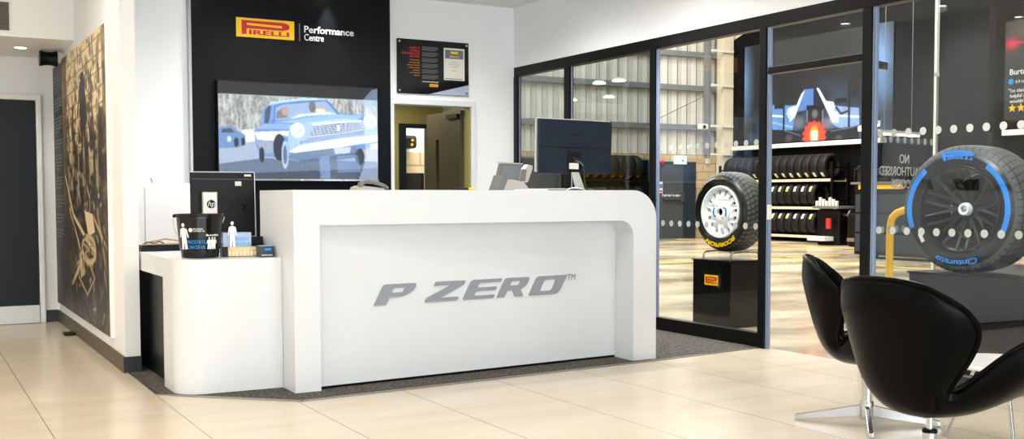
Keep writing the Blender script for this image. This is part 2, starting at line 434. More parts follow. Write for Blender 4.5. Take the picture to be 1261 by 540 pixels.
# ================================================================== SETTING
GX = 5.59                   # room-side face of the glazed partition
YB = 9.735                  # back wall
RL, RR = -3.6, -4.6         # left wall x, rear wall y
CH = 3.1
b = BM(); box(b, RL-.1, 5.66, RR-.1, 10.72, -0.06, 0)
struct('floor', b, 'tile', label='beige porcelain tile floor of the showroom')
b = BM(); prism(b, [(1.262, 9.73), (1.262, 6.355), (1.92, 5.745), (4.558, 5.93), (5.60, 6.03), (5.60, 9.73)], Matrix.Translation((0, 0, 0.0005)), 0.005)
o = struct('floor_carpet', b, 'carpet', label='charcoal entrance-matting carpet round the reception desk', cat='floor')
b = BM()
for (x0, y0), (x1, y1) in (((1.262, 7.26), (1.262, 6.355)), ((1.262, 6.355), (1.92, 5.745)), ((1.92, 5.745), (4.558, 5.93)), ((4.558, 5.93), (5.60, 6.03))):
    d = Vector((x1-x0, y1-y0, 0)); L = d.length; a = math.atan2(d.y, d.x)
    bb = BM(); box(bb, 0, L, -0.012, 0.0, 0, 0.008); join(b, bb, Matrix.Translation((x0, y0, 0)) @ Matrix.Rotation(a, 4, 'Z'))
struct('trim_1', b, 'steel', label='slim metal edging strip between carpet and tiles', cat='trim')
sbox('floor_workshop', 'concrete', 5.66, 20.3, -6, 23.3, -0.06, -0.002, label='shiny stained concrete floor of the workshop', cat='floor')
sbox('floor_office', 'carpet', 3.6, 5.66, 10.72, 12.2, -0.06, 0, label='dark floor of the small back office', cat='floor')
sbox('wall_back', 'white_wall', 1.34, 4.2, YB, YB+.12, 0, CH+.05, label='white back wall behind the reception')
b = BM(); box(b, 5.085, 5.66, YB, YB+.12, 0, CH+.05); box(b, 4.2, 5.085, YB, YB+.12, 2.055, CH+.05)
struct('wall_back_doorway', b, 'white_wall', label='white back wall around the office doorway', cat='wall')
sbox('wall_left_return', 'white_wall', 1.245, 1.34, 7.27, 10.62, 0, CH, label='white wall stub carrying the long sepia mural', cat='wall')
sbox('wall_far_left', 'white_wall', RL, 1.34, 10.62, 10.72, 0, CH, label='pale wall at the end of the corridor', cat='wall')
sbox('wall_left', 'white_wall', RL-.1, RL, RR, 10.72, 0, CH, label='white left side wall')
sbox('ceiling_bulkhead', 'white_wall', RL, 1.2445, 9.3, 10.62, 2.41, CH, label='white dropped bulkhead over the corridor', cat='ceiling')
# ceiling with panel seams
m = mat('ceiling_tiles', rgb(226, 224, 219), 0.85); t = NT(m); X, Y, Z = t.xyz()[:3]
gx = t.m('LESS_THAN', t.m('FRACT', t.m('ADD', t.m('DIVIDE', t.m('SUBTRACT', X, 5.0), 1.2), 20)), 0.006)
gy = t.m('LESS_THAN', t.m('FRACT', t.m('ADD', t.m('DIVIDE', Y, 1.2), 20)), 0.006)
t.l(t.mixc(t.m('MAXIMUM', gx, gy), rgb(240, 238, 234), rgb(206, 200, 190)), t.b.inputs['Base Color'])
sbox('ceiling', m, RL-.1, 5.66, RR-.1, YB, CH, CH+.1, label='off-white panelled ceiling')
b = BM(); box(b, 5.59, 5.66, RR, YB+.12, 2.486, CH)
struct('wall_right', b, 'white_wall', label='white wall band above the glazed partition')
# rear facade with large windows (behind the camera)
b = BM(); box(b, RL, 5.66, RR-.1, RR, 0, 0.12); box(b, RL, 5.66, RR-.1, RR, 2.9, CH)
for x in (RL, 0.95, 5.56): box(b, x, x+.1, RR-.1, RR, .12, 2.9)
struct('wall_rear', b, 'white_wall', label='glazed shop front behind the viewer')
for i, (x0, x1) in enumerate(((RL+.1, .95), (1.05, 5.56))):
    t_ = thing('window_%d' % (i+1), 'large shop front window behind the viewer', 'window', ((x0+x1)/2, RR-.05, .12)); t_['kind'] = 'structure'
    b = BM()
    for a in (x0, (x0+x1)/2-.025, x1-.05): box(b, a, a+.05, RR-.08, RR-.02, .12, 2.9)
    box(b, x0, x1, RR-.08, RR-.02, .12, .17); box(b, x0, x1, RR-.08, RR-.02, 2.85, 2.9)
    obj('window_frame', b, 'black_frame', t_)
    obj('pane', box(BM(), x0+.05, x1-.05, RR-.055, RR-.045, .17, 2.85), 'glass', t_)
# baseboards
sbox('baseboard_left', 'skirt', 1.230, 1.245, 7.27, 10.62, 0, .105, label='dark brown skirting under the mural')
sbox('baseboard_end', 'skirt2', 1.230, 1.342, 7.255, 7.27, 0, .105, label='dark skirting on the wall end', cat='baseboard')
sbox('baseboard_far', 'skirt2', 1.13, 1.230, 10.605, 10.62, 0, .11, label='dark skirting beside the corridor door', cat='baseboard')
# corridor door
d = thing('door_1', 'dark blue-grey corridor door with white kick panel', 'door', (.6, 10.6, 0)); d['kind'] = 'structure'
obj('door_leaf', box(BM(), .15, 1.07, 10.57, 10.612, .165, 2.02), 'navy', d)
obj('kick_panel', box(BM(), .15, 1.07, 10.56, 10.612, .005, .165), 'white_desk', d)
b = BM(); prism(b, [(0.08, 0), (.15, 0), (.15, 2.02), (1.075, 2.02), (1.075, 0), (1.125, 0), (1.125, 2.075), (.08, 2.075)], FX(0, 10.618, 0), 0.055, bev=0.012)
obj('architrave', b, 'white_wall', d)
# doorway to the office
b = BM(); prism(b, [(4.178, 0), (4.222, 0), (4.222, 2.055), (5.075, 2.055), (5.075, 0), (5.128, 0), (5.128, 2.108), (4.178, 2.108)], FX(0, YB, 0), 0.03, bev=0.008)
struct('trim_2', b, 'white_desk', label='white architrave round the office doorway', cat='trim')
b = BM(); box(b, 4.2, 4.222, YB, YB+.12, 0, 2.055); box(b, 5.063, 5.085, YB, YB+.12, 0, 2.055)
struct('trim_3', b, 'olive', label='olive door lining of the office doorway', cat='trim')
# office behind: olive walls
b = BM(); box(b, 3.6, 5.03, 11.45, 11.55, 0, 2.5); box(b, 5.03, 5.40, 11.45, 11.55, 1.99, 2.5); box(b, 5.40, 5.6, 11.45, 11.55, 0, 2.5)
box(b, 3.6, 3.7, YB+.12, 11.45, 0, 2.5)
struct('wall_office', b, 'olive', label='olive green wall of the back office', cat='wall')
sbox('ceiling_office', 'olive', 3.6, 5.6, YB+.12, 11.55, 2.3, 2.5, label='olive lit ceiling of the back office', cat='ceiling')
w_ = thing('window_3', 'dark framed glass opening from office to workshop', 'window', (5.21, 11.5, 0)); w_['kind'] = 'structure'
b = BM(); prism(b, [(5.03, 0), (5.11, 0), (5.11, 1.94), (5.37, 1.94), (5.37, 0), (5.40, 0), (5.40, 1.99), (5.03, 1.99)], FX(0, 11.47, 0), 0.06)
obj('window_frame', b, 'navy', w_)
obj('pane', box(BM(), 5.11, 5.37, 11.49, 11.498, .0, 1.94), 'glass', w_)
sbox('wall_office_side', 'cladding', 5.6, 5.66, YB+.12, 11.55, 0, 3.6, label='side wall between office and workshop', cat='wall')
b = BM(); box(b, 3.2, 7.4, 13.6, 13.7, 0, 1.76); struct('wall_block_low', b, 'block', label='buff block wall seen through the office opening', cat='wall')
b = BM(); box(b, 3.2, 7.4, 13.6, 13.7, 1.76, 3.6); struct('wall_block_high', b, 'white_wall', label='white wall above the buff blocks beyond the office', cat='wall')
obj('dark_cabinet', box(BM(), 5.8, 7.0, 13.1, 13.58, 0, 1.46, bev=.01), 'black'); tag(bpy.data.objects['dark_cabinet'], 'black low cabinet seen through the office opening', 'cabinet')
t_ = thing('wall_speaker', 'black loudspeaker with two lit spots on the white wall beyond the office', 'speaker', (6.03, 13.5, 1.80))
obj('cabinet_shell', box(BM(), 5.90, 6.15, 13.35, 13.599, 1.80, 1.98, bev=.04), 'black', t_)
for x, z in ((6.07, 1.91), (6.06, 1.85)):
    b = BM(); cyl(b, (x, 13.34, z), (x, 13.35, z), .018); obj('indicator', b, M['orangeprint'], t_)
# open brown door leaf in office
dl = thing('door_2', 'dark brown office door standing open with slim vision panel', 'door', (5.05, YB+.13, 0)); dl['kind'] = 'structure'
lb = BM(); L = .80
lb2 = loops2d([[(0, 0), (L, 0), (L, 2.03), (0, 2.03)], [(.50, .9), (.58, .9), (.58, 1.75), (.50, 1.75)]], .021)
mt = Matrix.Rotation(math.radians(90.5), 4, 'Z') @ P3((0, 0, 0.005), (1, 0, 0), (0, 0, 1))
o = obj('door_leaf', place(lb2, mt), 'browndoor', dl, world=False)
o = obj('vision_panel', place(box(BM(), .50, .58, -.004, .004, .9, 1.75), Matrix.Rotation(math.radians(90.5), 4, 'Z')), 'glass', dl, world=False)
b = BM(); box(b, .02, .045, -.11, 0.03, 1.60, 1.72)
obj('hinge', place(box(BM(), -.015, .03, -.035, -.02, 1.66, 1.78), Matrix.Rotation(math.radians(90.5), 4, 'Z')), 'steel', dl, world=False); b.free()
obj('closer', place(box(BM(), .03, .28, -.02, .05, 1.955, 2.0), Matrix.Rotation(math.radians(90.5), 4, 'Z')), 'black', dl, world=False)

# ------------------------------------------------------------------ glazed partition
P_ = thing('trim_4', 'black aluminium framed glazed partition to the workshop', 'partition', (GX, 7.2, 0)); P_['kind'] = 'structure'
fr = [
 ('top_rail', (GX, GX+.09, -4.4, YB, 2.392, 2.486)),
 ('bottom_rail', (GX, GX+.07, 6.04, YB, 0.006, .112)),
 ('bottom_rail', (GX, GX+.07, -4.4, 4.96, 0.0, .09)),
 ('transom', (GX, GX+.07, 5.06, 5.96, 2.045, 2.095)),
]
for n, a in fr: obj(n, box(BM(), *a, bev=.004), 'black_frame', P_)
for y0, y1 in ((9.665, YB), (8.665, 8.755), (7.325, 7.395), (5.975, 6.045), (4.985, 5.062), (3.3, 3.37), (1.6, 1.67)):
    obj('post', box(BM(), GX-.005, GX+.05, y0, y1, 0.0, 2.39, bev=.004), 'black_frame', P_)
for y0, y1, z0, x0, x1 in ((9.655, 9.665, .11, .02, .04), (8.655, 8.665, .11, .02, .035), (7.290, 7.302, .11, .012, .03), (7.310, 7.318, .11, .012, .022), (5.945, 5.955, .005, .012, .035), (5.960, 5.970, .005, .008, .03), (4.955, 4.968, .09, .012, .035), (4.972, 4.982, .09, .008, .026)):  # pale strips paint the glossy sky reflection onto the black posts
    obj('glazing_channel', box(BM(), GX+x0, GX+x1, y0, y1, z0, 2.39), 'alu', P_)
obj('door_catch', box(BM(), GX-.004, GX+.03, 5.935, 5.95, .97, 1.08, bev=.003), 'sticker', P_)
panes = [('first', 8.765, 9.65), ('second', 7.40, 8.648), ('third', 6.05, 7.283), ('fourth', 3.375, 4.95), ('fifth', 1.675, 3.295)]
for i, (nm, y0, y1) in enumerate(panes):
    p = obj('pane', box(BM(), GX+.026, GX+.036, y0, y1, .112, 2.392), ('glass_tint', 'glass_tint', 'glass', 'glass_light_tint', 'glass_light_tint')[i], P_)
obj('fanlight_pane', box(BM(), GX+.026, GX+.036, 5.062, 5.945, 2.095, 2.392), 'glass', P_)
# frosted dots on the panes (manifestation)
def dots(y0, y1, pitch, zs, x=GX+.024):
    b = BM()
    for z in zs:
        y = y0
        while y < y1: cyl(b, (x-.0008, y, z), (x+.0008, y, z), .025, seg=28); y += pitch
    return b
obj('frosted_dots', dots(6.10, 7.27, .1135, (1.548, .916)), 'dot', P_)
obj('frosted_dots', dots(3.45, 4.93, .1135, (1.554, .918)), 'dot', P_)
# wall fascia of rear part + solid end
sbox('wall_right_rear', 'white_wall', GX, 5.66, RR, -4.4, 0, 2.486, label='white end of the glazed wall behind the viewer', cat='wall')
# open frameless glass door leaf
dv = Vector((.9, .24, 0)).normalized()
lf = thing('door_3', 'frameless glass door leaf standing open into the workshop', 'door', (GX+.075, 5.0, 0.0), math.atan2(dv.y, dv.x)); lf['kind'] = 'structure'
LW = .93
obj('pane', box(BM(), 0.03, LW, -.005, .005, .012, 2.035), 'glass', lf, world=False)
b = BM(); box(b, 0, .12, -.014, .014, .005, .06); obj('patch_fitting', b, 'steel', lf, world=False)
obj('patch_fitting', box(BM(), 0.0, .12, -.014, .014, 1.99, 2.04), 'steel', lf, world=False)
obj('patch_fitting', box(BM(), LW-.03, LW+.002, -.012, .012, 2.01, 2.04), 'sticker', lf, world=False)
obj('edge_strip', box(BM(), LW-.002, LW+.004, -.006, .006, .012, 2.035), 'steel', lf, world=False)
b = BM()
for z in (1.53, .915):
    for k in range(8): cyl(b, (.09+k*.106, -.0065, z), (.09+k*.106, -.0055, z), .025, seg=24)
obj('frosted_dots', b, 'dot', lf, world=False)
# lettering reads from the workshop side, so it is seen mirrored from the showroom
b = BM()
for s, z, w in (('NO', 1.372, .15), ('UNAUTHORISED', 1.285, .74), ('ACCESS', 1.198, .37)):
    tb = text(s, .088, w=w, bold=.012, ext=.0006, align='CENTER')
    join(b, tb, P3((.43, .0065, z), (-1, 0, 0), (0, 0, 1)))
obj('lettering', b, 'white', lf, world=False)

# ------------------------------------------------------------------ workshop shell
WX, WY = 20.0, 23.0
sbox('wall_workshop_far', 'cladding', 3.2, WX, WY, WY+.1, 2.26, 8, label='cream corrugated cladding of the workshop end wall', cat='wall')
sbox('wall_workshop_block', 'block', 3.2, WX, WY-.12, WY+.1, 0, 2.26, label='buff blockwork at the foot of the workshop end wall', cat='wall')
sbox('wall_workshop_side', 'beige', WX+.001, WX+.1, -6, WY+.1, 0, 8, label='cream upper part of the workshop side wall', cat='wall')
b = BM(); prism(b, [(WY, 0), (WY, 5.26), (20.6, 6.05), (16, 7.4), (-5.9, 7.4), (-5.9, 0)], P3((WX-.06, 0, 0), (0, 1, 0), (0, 0, 1)), .06)
struct('wall_workshop_black', b, 'boarding', label='black boarded lower part of the workshop side wall', cat='wall')
sbox('wall_workshop_near', 'cladding', 5.66, WX, -6.1, -6, 0, 8, label='workshop wall behind the viewer', cat='wall')
sbox('wall_workshop_upper', 'white_wall', 5.59, 5.66, -6, WY, 3.2, 8, label='workshop wall above the showroom', cat='wall')
sbox('ceiling_workshop', 'beige', 3.2, WX+.1, -6.1, WY+.1, 7.9, 8.0, label='workshop roof', cat='ceiling')
sbox('wall_workshop_left', 'cladding', 3.1, 3.2, 12.4, WY+.1, 0, 8, label='workshop left wall', cat='wall')
b = BM()
for k, z in enumerate((3.0, 4.06, 4.97, 6.2)): box(b, 3.2, 19.55, WY-.16, WY-.001, z-.07, z+.07)
struct('trim_5', b, 'greyprint', label='grey steel rails across the corrugated wall', cat='trim')
b = BM(); box(b, 19.1, 19.2, WY-.35, WY-.16, 2.26, 7.9); struct('trim_6', b, 'greyprint', label='grey steel edge of the corner stanchion', cat='trim')
b = BM(); box(b, 19.56, 19.9, WY-.45, WY-.16, 0, 7.9); struct('trim_7', b, 'beige', label='cream corner column of the workshop', cat='trim')
b = BM()
for z in (5.03, 4.1, 3.0): box(b, 19.1, 19.85, WY-.52, WY-.455, z, z+.06)
box(b, 19.1, 19.85, WY-.52, WY-.455, 2.24, 2.29)
struct('trim_8', b, 'sticker', label='white brackets on the corner column', cat='trim')
b = BM(); tube(b, [(17.2, WY-.18, 3.05), (19.5, WY-.18, 4.02)], .012); struct('trim_9', b, 'greyprint', label='thin diagonal brace rod on the workshop wall', cat='trim')
b = BM(); box(b, 19.72, 19.94, 17.3, 22.4, 2.37, 2.48); box(b, 19.72, 19.94, 9, 14.15, 2.37, 2.48); struct('trim_10', b, 'sticker', label='long white rail above the tyre racks', cat='trim')
for y in (20.3, 18.9):
    pass
# emergency door
d = thing('door_4', 'dark grey fire exit door with push bar in the block wall', 'door', (18.2, WY-.13, 0)); d['kind'] = 'structure'
b = BM(); prism(b, [(17.56, 0), (17.63, 0), (17.63, 1.98), (18.40, 1.98), (18.40, 0), (18.83, 0), (18.83, 2.06), (17.56, 2.06)], FX(0, WY-.12, 0), .06)
obj('door_frame', b, M['darkblue'], d)
obj('door_leaf', box(BM(), 17.63, 18.40, WY-.17, WY-.125, .01, 1.98), mat('slate_door', rgb(72, 78, 84), .5), d)
b = BM(); box(b, 17.68, 18.36, WY-.24, WY-.19, 1.03, 1.08); box(b, 18.26, 18.36, WY-.26, WY-.17, .98, 1.22); obj('push_bar', b, 'steel', d)
b = BM(); join(b, text('Push bar to open', .09, bold=.02), FX(17.68, WY-.176, 1.13)); obj('lettering', b, 'white', d)
t_ = thing('exit_sign', 'pale green running man exit sign above the fire door', 'sign', (18.27, WY-.2, 1.99))
obj('sign_board', box(BM(), 18.06, 18.48, WY-.22, WY-.17, 1.99, 2.22, bev=.01), 'green', t_)
b = BM(); box(b, 18.15, 18.22, WY-.226, WY-.22, 2.03, 2.18); box(b, 18.28, 18.40, WY-.226, WY-.22, 2.07, 2.11); box(b, 18.31, 18.36, WY-.226, WY-.22, 2.05, 2.17); obj('pictogram', b, 'white', t_)
t_ = thing('wall_notice', 'small blue and white notice beside the fire exit door', 'notice', (17.6, WY-.2, 1.25))
obj('notice_board', box(BM(), 17.52, 17.68, WY-.20, WY-.185, 1.22, 1.52), 'sticker', t_)
obj('blue_band', box(BM(), 17.53, 17.67, WY-.206, WY-.20, 1.35, 1.46), 'bluesticker', t_)
obj('red_band', box(BM(), 17.54, 17.66, WY-.206, WY-.20, 1.25, 1.29), 'redprint', t_)
t_ = thing('alarm_beacon', 'small red alarm beacon at the corner of the fire door', 'alarm', (17.62, WY-.14, 2.03))
b = BM(); lathe(b, [(0, -.03), (.05, -.03), (.055, 0), (.04, .03), (0, .04)], 20, P3((17.66, WY-.22, 2.03), (1, 0, 0), (0, 0, 1))); obj('lens', b, M['red'], t_, smooth=True)
t_ = thing('security_camera', 'small white security camera on the workshop wall', 'camera', (18.85, WY-.3, 2.93))
b = BM(); cyl(b, (18.85, WY-.002, 3.02), (18.85, WY-.34, 3.02), .03); obj('bracket', b, 'steel', t_)
b = BM(); box(b, 18.72, 19.0, WY-.5, WY-.34, 2.93, 3.08, bev=.03); obj('housing', b, 'sticker', t_)
b = BM(); cyl(b, (18.84, WY-.52, 3.0), (18.84, WY-.5, 3.0), .045); obj('lens', b, 'black', t_)
t_ = thing('junction_box', 'small white junction box on the block wall near the column', 'box', (19.25, WY-.14, 2.1))
obj('enclosure', box(BM(), 19.2, 19.32, WY-.2, WY-.121, 2.02, 2.16, bev=.01), 'sticker', t_)
b = BM(); cyl(b, (19.26, WY-.17, 2.16), (19.26, WY-.17, 2.3), .015); obj('conduit', b, 'sticker', t_)
# floor markings
b = BM()
box(b, 17.83, 17.95, 9, 22.4, -.002, .0015)
box(b, 16.1, 17.83, 16.9, 17.0, -.002, .0015)
struct('trim_11', b, 'ylw_line', label='far yellow safety line on the workshop floor', cat='trim')
b = BM(); box(b, 10.9, 13.9, 14.5, 14.62, -.002, .0015); box(b, 13.78, 13.9, 9.0, 14.5, -.002, .0015); box(b, 14.3, 15.6, 14.6, 14.7, -.002, .0015)
struct('trim_12', b, 'ylw_line', label='near yellow safety line with a corner on the workshop floor', cat='trim')
# white pipe column and linear light
b = BM(); box(b, 12.69, 12.74, 10.15, 10.19, 0, 7.9); struct('trim_13', b, mat('white_post', rgb(235, 233, 228), .5, emit=None), label='slim white steel post in the workshop', cat='trim')

# race car mural
def zc(x, y):   # crop pixel -> (Y, z) on the mural wall
    t = (x-40)/550; u = 948.1+112*t; Zd = 28.3-2.7*t; v = 90+y/4.912
    return 21.2-3.1*t, 1.15+(240.5-v)*Zd/1313
MY0, MY1, MZ0, MZ1 = 22.1, 17.1, 2.52, 5.15
def mu(x, y):
    Yw, z = zc(x, y); return ((MY0-Yw)/(MY0-MY1), (MZ1-z)/(MZ1-MZ0))
pc = Pic(360, 196, (16, 18, 22)); asp = 2.63/5.0
n = pc.noise(9, 5)*.6+pc.noise(22, 12)*.4
pc.blend(np.clip((pc.Y-.35)*2, 0, 1)*np.clip(n*1.6-.3, 0, 1), (70, 105, 150), .7)
for a in (-.02, .93): pc.ell(a, .35, .11, .6, (100, 135, 185), .85, .8)
pc.poly([mu(40, 195), mu(160, 200), mu(235, 195), mu(200, 350), mu(70, 350), mu(40, 330)], (84, 128, 190), .75)
pc.poly([mu(440, 200), mu(590, 215), mu(592, 320), mu(480, 335), mu(420, 300)], (120, 150, 195), .75)
pc.poly([mu(268, 105), mu(330, 98), mu(335, 215), mu(230, 240)], (64, 100, 160), .9)
pc.poly([mu(330, 98), mu(352, 98), mu(400, 215), mu(330, 215)], (14, 20, 40), 1)
pc.poly([mu(255, 130), mu(275, 110), mu(215, 270), mu(180, 300)], (205, 220, 245), .9)
pc.poly([mu(345, 96), mu(360, 98), mu(462, 280), mu(440, 300), mu(395, 200)], (225, 235, 250), .95)
pc.poly([mu(170, 215), mu(235, 195), mu(225, 250), mu(190, 300), mu(160, 250)], (150, 165, 185), .8)
pc.poly([mu(405, 172), mu(448, 180), mu(450, 230), mu(420, 215)], (190, 200, 215), .8)
pc.poly([mu(290, 200), mu(385, 200), mu(385, 300), mu(290, 300)], (18, 20, 26), 1)
pc.ell(*mu(337, 250), .026, .05, (110, 118, 126), .6, .4); pc.line([mu(292, 232), mu(292, 300)], .005, (120, 128, 140), .8, asp); pc.line([mu(384, 232), mu(384, 300)], .005, (120, 128, 140), .8, asp); pc.poly([mu(288, 205), mu(388, 205), mu(388, 222), mu(288, 222)], (8, 8, 12), 1)
pc.ell(*mu(205, 235), .030, .05, (196, 206, 222), .8, .5); pc.ell(*mu(432, 205), .028, .05, (226, 232, 242), .85, .5); pc.poly([mu(420, 225), mu(470, 240), mu(480, 300), mu(440, 305)], (180, 196, 222), .8); pc.line([mu(462, 212), mu(490, 250), mu(525, 235)], .006, (14, 16, 24), .95, asp); pc.line([mu(62, 300), mu(200, 330)], .005, (150, 176, 214), .6, asp); pc.line([mu(470, 262), mu(590, 268)], .006, (200, 216, 240), .7, asp); pc.poly([mu(40, 290), mu(66, 292), mu(72, 350), mu(40, 350)], (10, 12, 18), .9)
pc.poly([mu(85, 190), mu(140, 190), mu(140, 218), mu(85, 222)], (12, 14, 20), .95)
pc.poly([mu(455, 160), mu(520, 152), mu(520, 180), mu(455, 190)], (12, 14, 20), .95)
pc.line([mu(60, 262), mu(140, 266)], .006, (215, 228, 245), .9, asp)
for x in (145, 535): pc.line([mu(x, 60), mu(x, 420)], .008, (12, 14, 20), .95, asp)
pc.poly([mu(40, 345), mu(240, 350), mu(300, 330), mu(420, 340), mu(592, 330), mu(592, 440), mu(40, 455)], (20, 20, 24), .85)
pc.line([mu(150, 350), mu(250, 380)], .004, (90, 100, 120), .8, asp); pc.line([mu(430, 355), mu(560, 330)], .004, (90, 100, 120), .8, asp)
pc.ell(*mu(480, 400), .03, .05, (90, 95, 105), .5, .5); pc.ell(*mu(180, 395), .03, .05, (80, 85, 90), .5, .5)
pc.ell(*mu(240, 300), .05, .08, (90, 92, 95), .7, .6); pc.ell(*mu(410, 310), .05, .08, (100, 100, 104), .7, .6)
star = []
cx_, cy_ = mu(335, 380)
for k in range(28):
    a = 2*PI*k/28; r = (.082 if k % 2 else .066); star.append((cx_+r*math.cos(a), cy_+r*1.75*math.sin(a)))
pc.ell(cx_, cy_, .10, .19, (200, 50, 50), .7, .8); pc.poly(star, (255, 60, 45), 1); pc.ell(cx_, cy_, .036, .11, (255, 130, 40), 1, .3)
pc.poly([mu(318, 352), mu(354, 352), mu(354, 432), mu(318, 432)], (255, 245, 215), 1)
pc.blur(2); pc.a = np.clip(pc.a*1.2+(pc.noise(180, 98)[..., None]-.5)*.12*(pc.a.mean(-1, keepdims=True)+.05), 0, 1)
t_ = thing('race_car_mural', 'large dark mural of a racing car rear with glowing red light', 'mural', (WX-.08, 19.6, MZ0))
obj('backing_board', box(BM(), WX-.10, WX-.065, MY1, MY0, MZ0, MZ1), 'black', t_)
picture('mural_print', pc, (WX-.102, MY0, MZ0), (0, -1, 0), (0, 0, 1), MY0-MY1, MZ1-MZ0, picmat('race_print', 0, .5), t_)

# hanging disc lamps of the workshop (small, seen through second pane)
# tyre rack -----------------------------------------------------------
RXF = 19.30
rk = thing('tyre_rack', 'long three-tier tyre rack along the black workshop wall', 'rack', (RXF+.2, 20, 0))
for z in (1.53, .85, .15):
    b = BM(); box(b, RXF-.02, RXF+.03, 18.35 if z > 1 else 18.75, 22.35, z-.045, z+.02); box(b, RXF+.50, RXF+.55, 18.35 if z > 1 else 18.75, 22.35, z-.05, z+.02)
    obj('shelf_beam', b, 'shelf', rk)
    obj('shelf_deck', box(BM(), RXF+.03, RXF+.50, 18.40 if z > 1 else 18.80, 22.33, z-.02, z+.018), 'black', rk)
for y in (18.36, 22.38):
    b = BM()
    for x in (RXF-.02, RXF+.50): box(b, x, x+.05, y-.03, y+.03, 0, 1.95)
    for z in (.3, 1.0, 1.8): box(b, RXF, RXF+.52, y-.015, y+.015, z, z+.04)
    obj('upright', b, 'black', rk)
def tyre_bm(R=.305, W=.235, ri=.20):
    b = BM(); lathe(b, [(ri, -W*.40), (ri+.02, -W*.47), (R-.05, -W*.5), (R-.012, -W*.42), (R, -W*.3), (R, W*.3), (R-.012, W*.42), (R-.05, W*.5), (ri+.02, W*.47), (ri, W*.40)], 40, closed=True)
    return b
def stick_bm(R, a0, a1, w):
    b = BM(); n = 5
    vs = []
    for i in range(n+1):
        a = a0+(a1-a0)*i/n
        vs.append([b.verts.new((r*math.cos(a), r*math.sin(a), z)) for r, z in ((R+.001, -w), (R+.001, w), (R+.004, w), (R+.004, -w))])
    for A, B in zip(vs, vs[1:]):
        for k in range(4): b.faces.new((A[k], A[(k+1) % 4], B[(k+1) % 4], B[k]))
    b.faces.new(vs[0][::-1]); b.faces.new(vs[-1]); bmesh.ops.recalc_face_normals(b, faces=b.faces[:]); return b
def ty_proto(cw, angc):
    # local: axis = Y of world after rotation
    t = bpy.data.objects.new('rack_tyre', tyme); C.objects.link(t); t.rotation_euler = (PI/2, 0, 0)
    o = obj('tyre_label', stick_bm(.305, angc-.22, angc+.22, .038), M['sticker'], t, world=False)
    if cw: obj('price_sticker', stick_bm(.3065, angc+.02, angc+.2, .034), M['yellow'], t, world=False)
    return t
tb = tyre_bm(); 
for f in tb.faces: f.smooth = True
tyme = bpy.data.meshes.new('rack_tyre'); tb.to_mesh(tyme); tb.free(); tyme.materials.append(M['rubber'])
first = {}
specs = [('top', 1.549+.305, 18.66, PI+.75), ('middle', .869+.305, 19.0, PI-.45), ('bottom', .171+.305, 19.0, PI-.55)]
for nm, z, y0, ac in specs:
    k = 0; y = y0
    while y < 22.15:
        yel = (k % 3 != 1) if nm == 'top' else (k % 4 in (0, 3))
        key = (nm, yel)
        if key not in first: t = ty_proto(yel, ac if True else 0); first[key] = t
        else: t = copy_tree(first[key])
        t.location = (RXF+.225, y, z+.0)
        t['label'] = 'black tyre with %s tread label on the %s shelf of the long rack' % ('yellow and white' if yel else 'plain white', nm)
        t['category'] = 'tyre'; t['group'] = 'tyres on the %s shelf' % nm
        y += .262; k += 1
# dark tyres on a low rack by the end wall (seen through second pane)
t_ = thing('storage_screen', 'long matt black storage screen standing behind the low rack by the corrugated wall', 'screen', (14.9, 22.74, 0))
obj('screen_panel', box(BM(), 12.4, 17.35, 22.72, 22.76, 0.04, 2.08), 'black_wall', t_)
for x in (12.45, 14.9, 17.3): obj('screen_foot', box(BM(), x-.04, x+.04, 22.62, 22.86, -.002, .04), 'black', t_)
obj('top_rail', box(BM(), 12.4, 17.35, 22.70, 22.78, 2.08, 2.12), 'greyplastic', t_)
rk2 = thing('tyre_trolley', 'low black tyre rack by the corrugated end wall', 'rack', (15.3, 22.3, 0))
for x in (14.25, 16.65):
    b = BM()
    for y in (22.05, 22.5): box(b, x-.03, x+.03, y-.03, y+.03, 0, 1.75)
    box(b, x-.03, x+.03, 22.05, 22.5, 1.69, 1.74)
    obj('end_frame', b, 'black', rk2)
for z in (1.52, .8): obj('shelf', box(BM(), 14.3, 16.6, 22.0, 22.55, z, z+.049), 'black', rk2)
for z, nm in ((1.57+.305, 'upper'), (.85+.305, 'lower')):
    for k in range(8):
        key = 'w'+nm
        if key not in first:
            t = bpy.data.objects.new('rack_tyre', tyme); C.objects.link(t); t.rotation_euler = (PI/2, 0, PI/2)
            obj('tyre_label', stick_bm(.305, -PI/2-.3-.5, -PI/2+.0-.5, .04), M['orangeprint'], t, world=False); first[key] = t
        else: t = copy_tree(first[key])
        t.location = (14.5+k*.262, 22.28, z)
        t['label'] = 'dark tyre on the %s level of the rack by the corrugated wall' % nm; t['category'] = 'tyre'; t['group'] = 'tyres by the end wall, %s level' % nm
# wheel balancer & tyre changer
t_ = thing('wheel_balancer', 'black wheel balancer with white weight trays at the rack end', 'machine', (18.9, 17.75, 0))
obj('cabinet', box(BM(), 18.6, 19.2, 17.45, 18.15, 0, .82, bev=.04), 'black', t_)
obj('weight_tray', box(BM(), 18.5, 19.25, 17.4, 18.2, .84, .90, bev=.01), 'greyplastic', t_)
b = BM()
for k in range(7): box(b, 18.52, 18.58, 17.46+k*.1, 17.52+k*.1, .90, 1.02+.04*(k % 3), bev=.01)
obj('weight_bins', b, 'sticker', t_)
obj('pedal', box(BM(), 18.3, 18.6, 17.62, 18.16, .10, .20, bev=.01), 'sticker', t_)
b = BM(); cyl(b, (18.75, 17.45, .7), (18.75, 17.1, .7), .03); cyl(b, (18.75, 17.2, .7), (18.75, 17.25, .7), .12); obj('shaft', b, 'steel', t_)
b = BM(); box(b, 18.45, 18.5, 17.6, 17.72, .38, .62); obj('red_lever', b, 'redprint', t_)
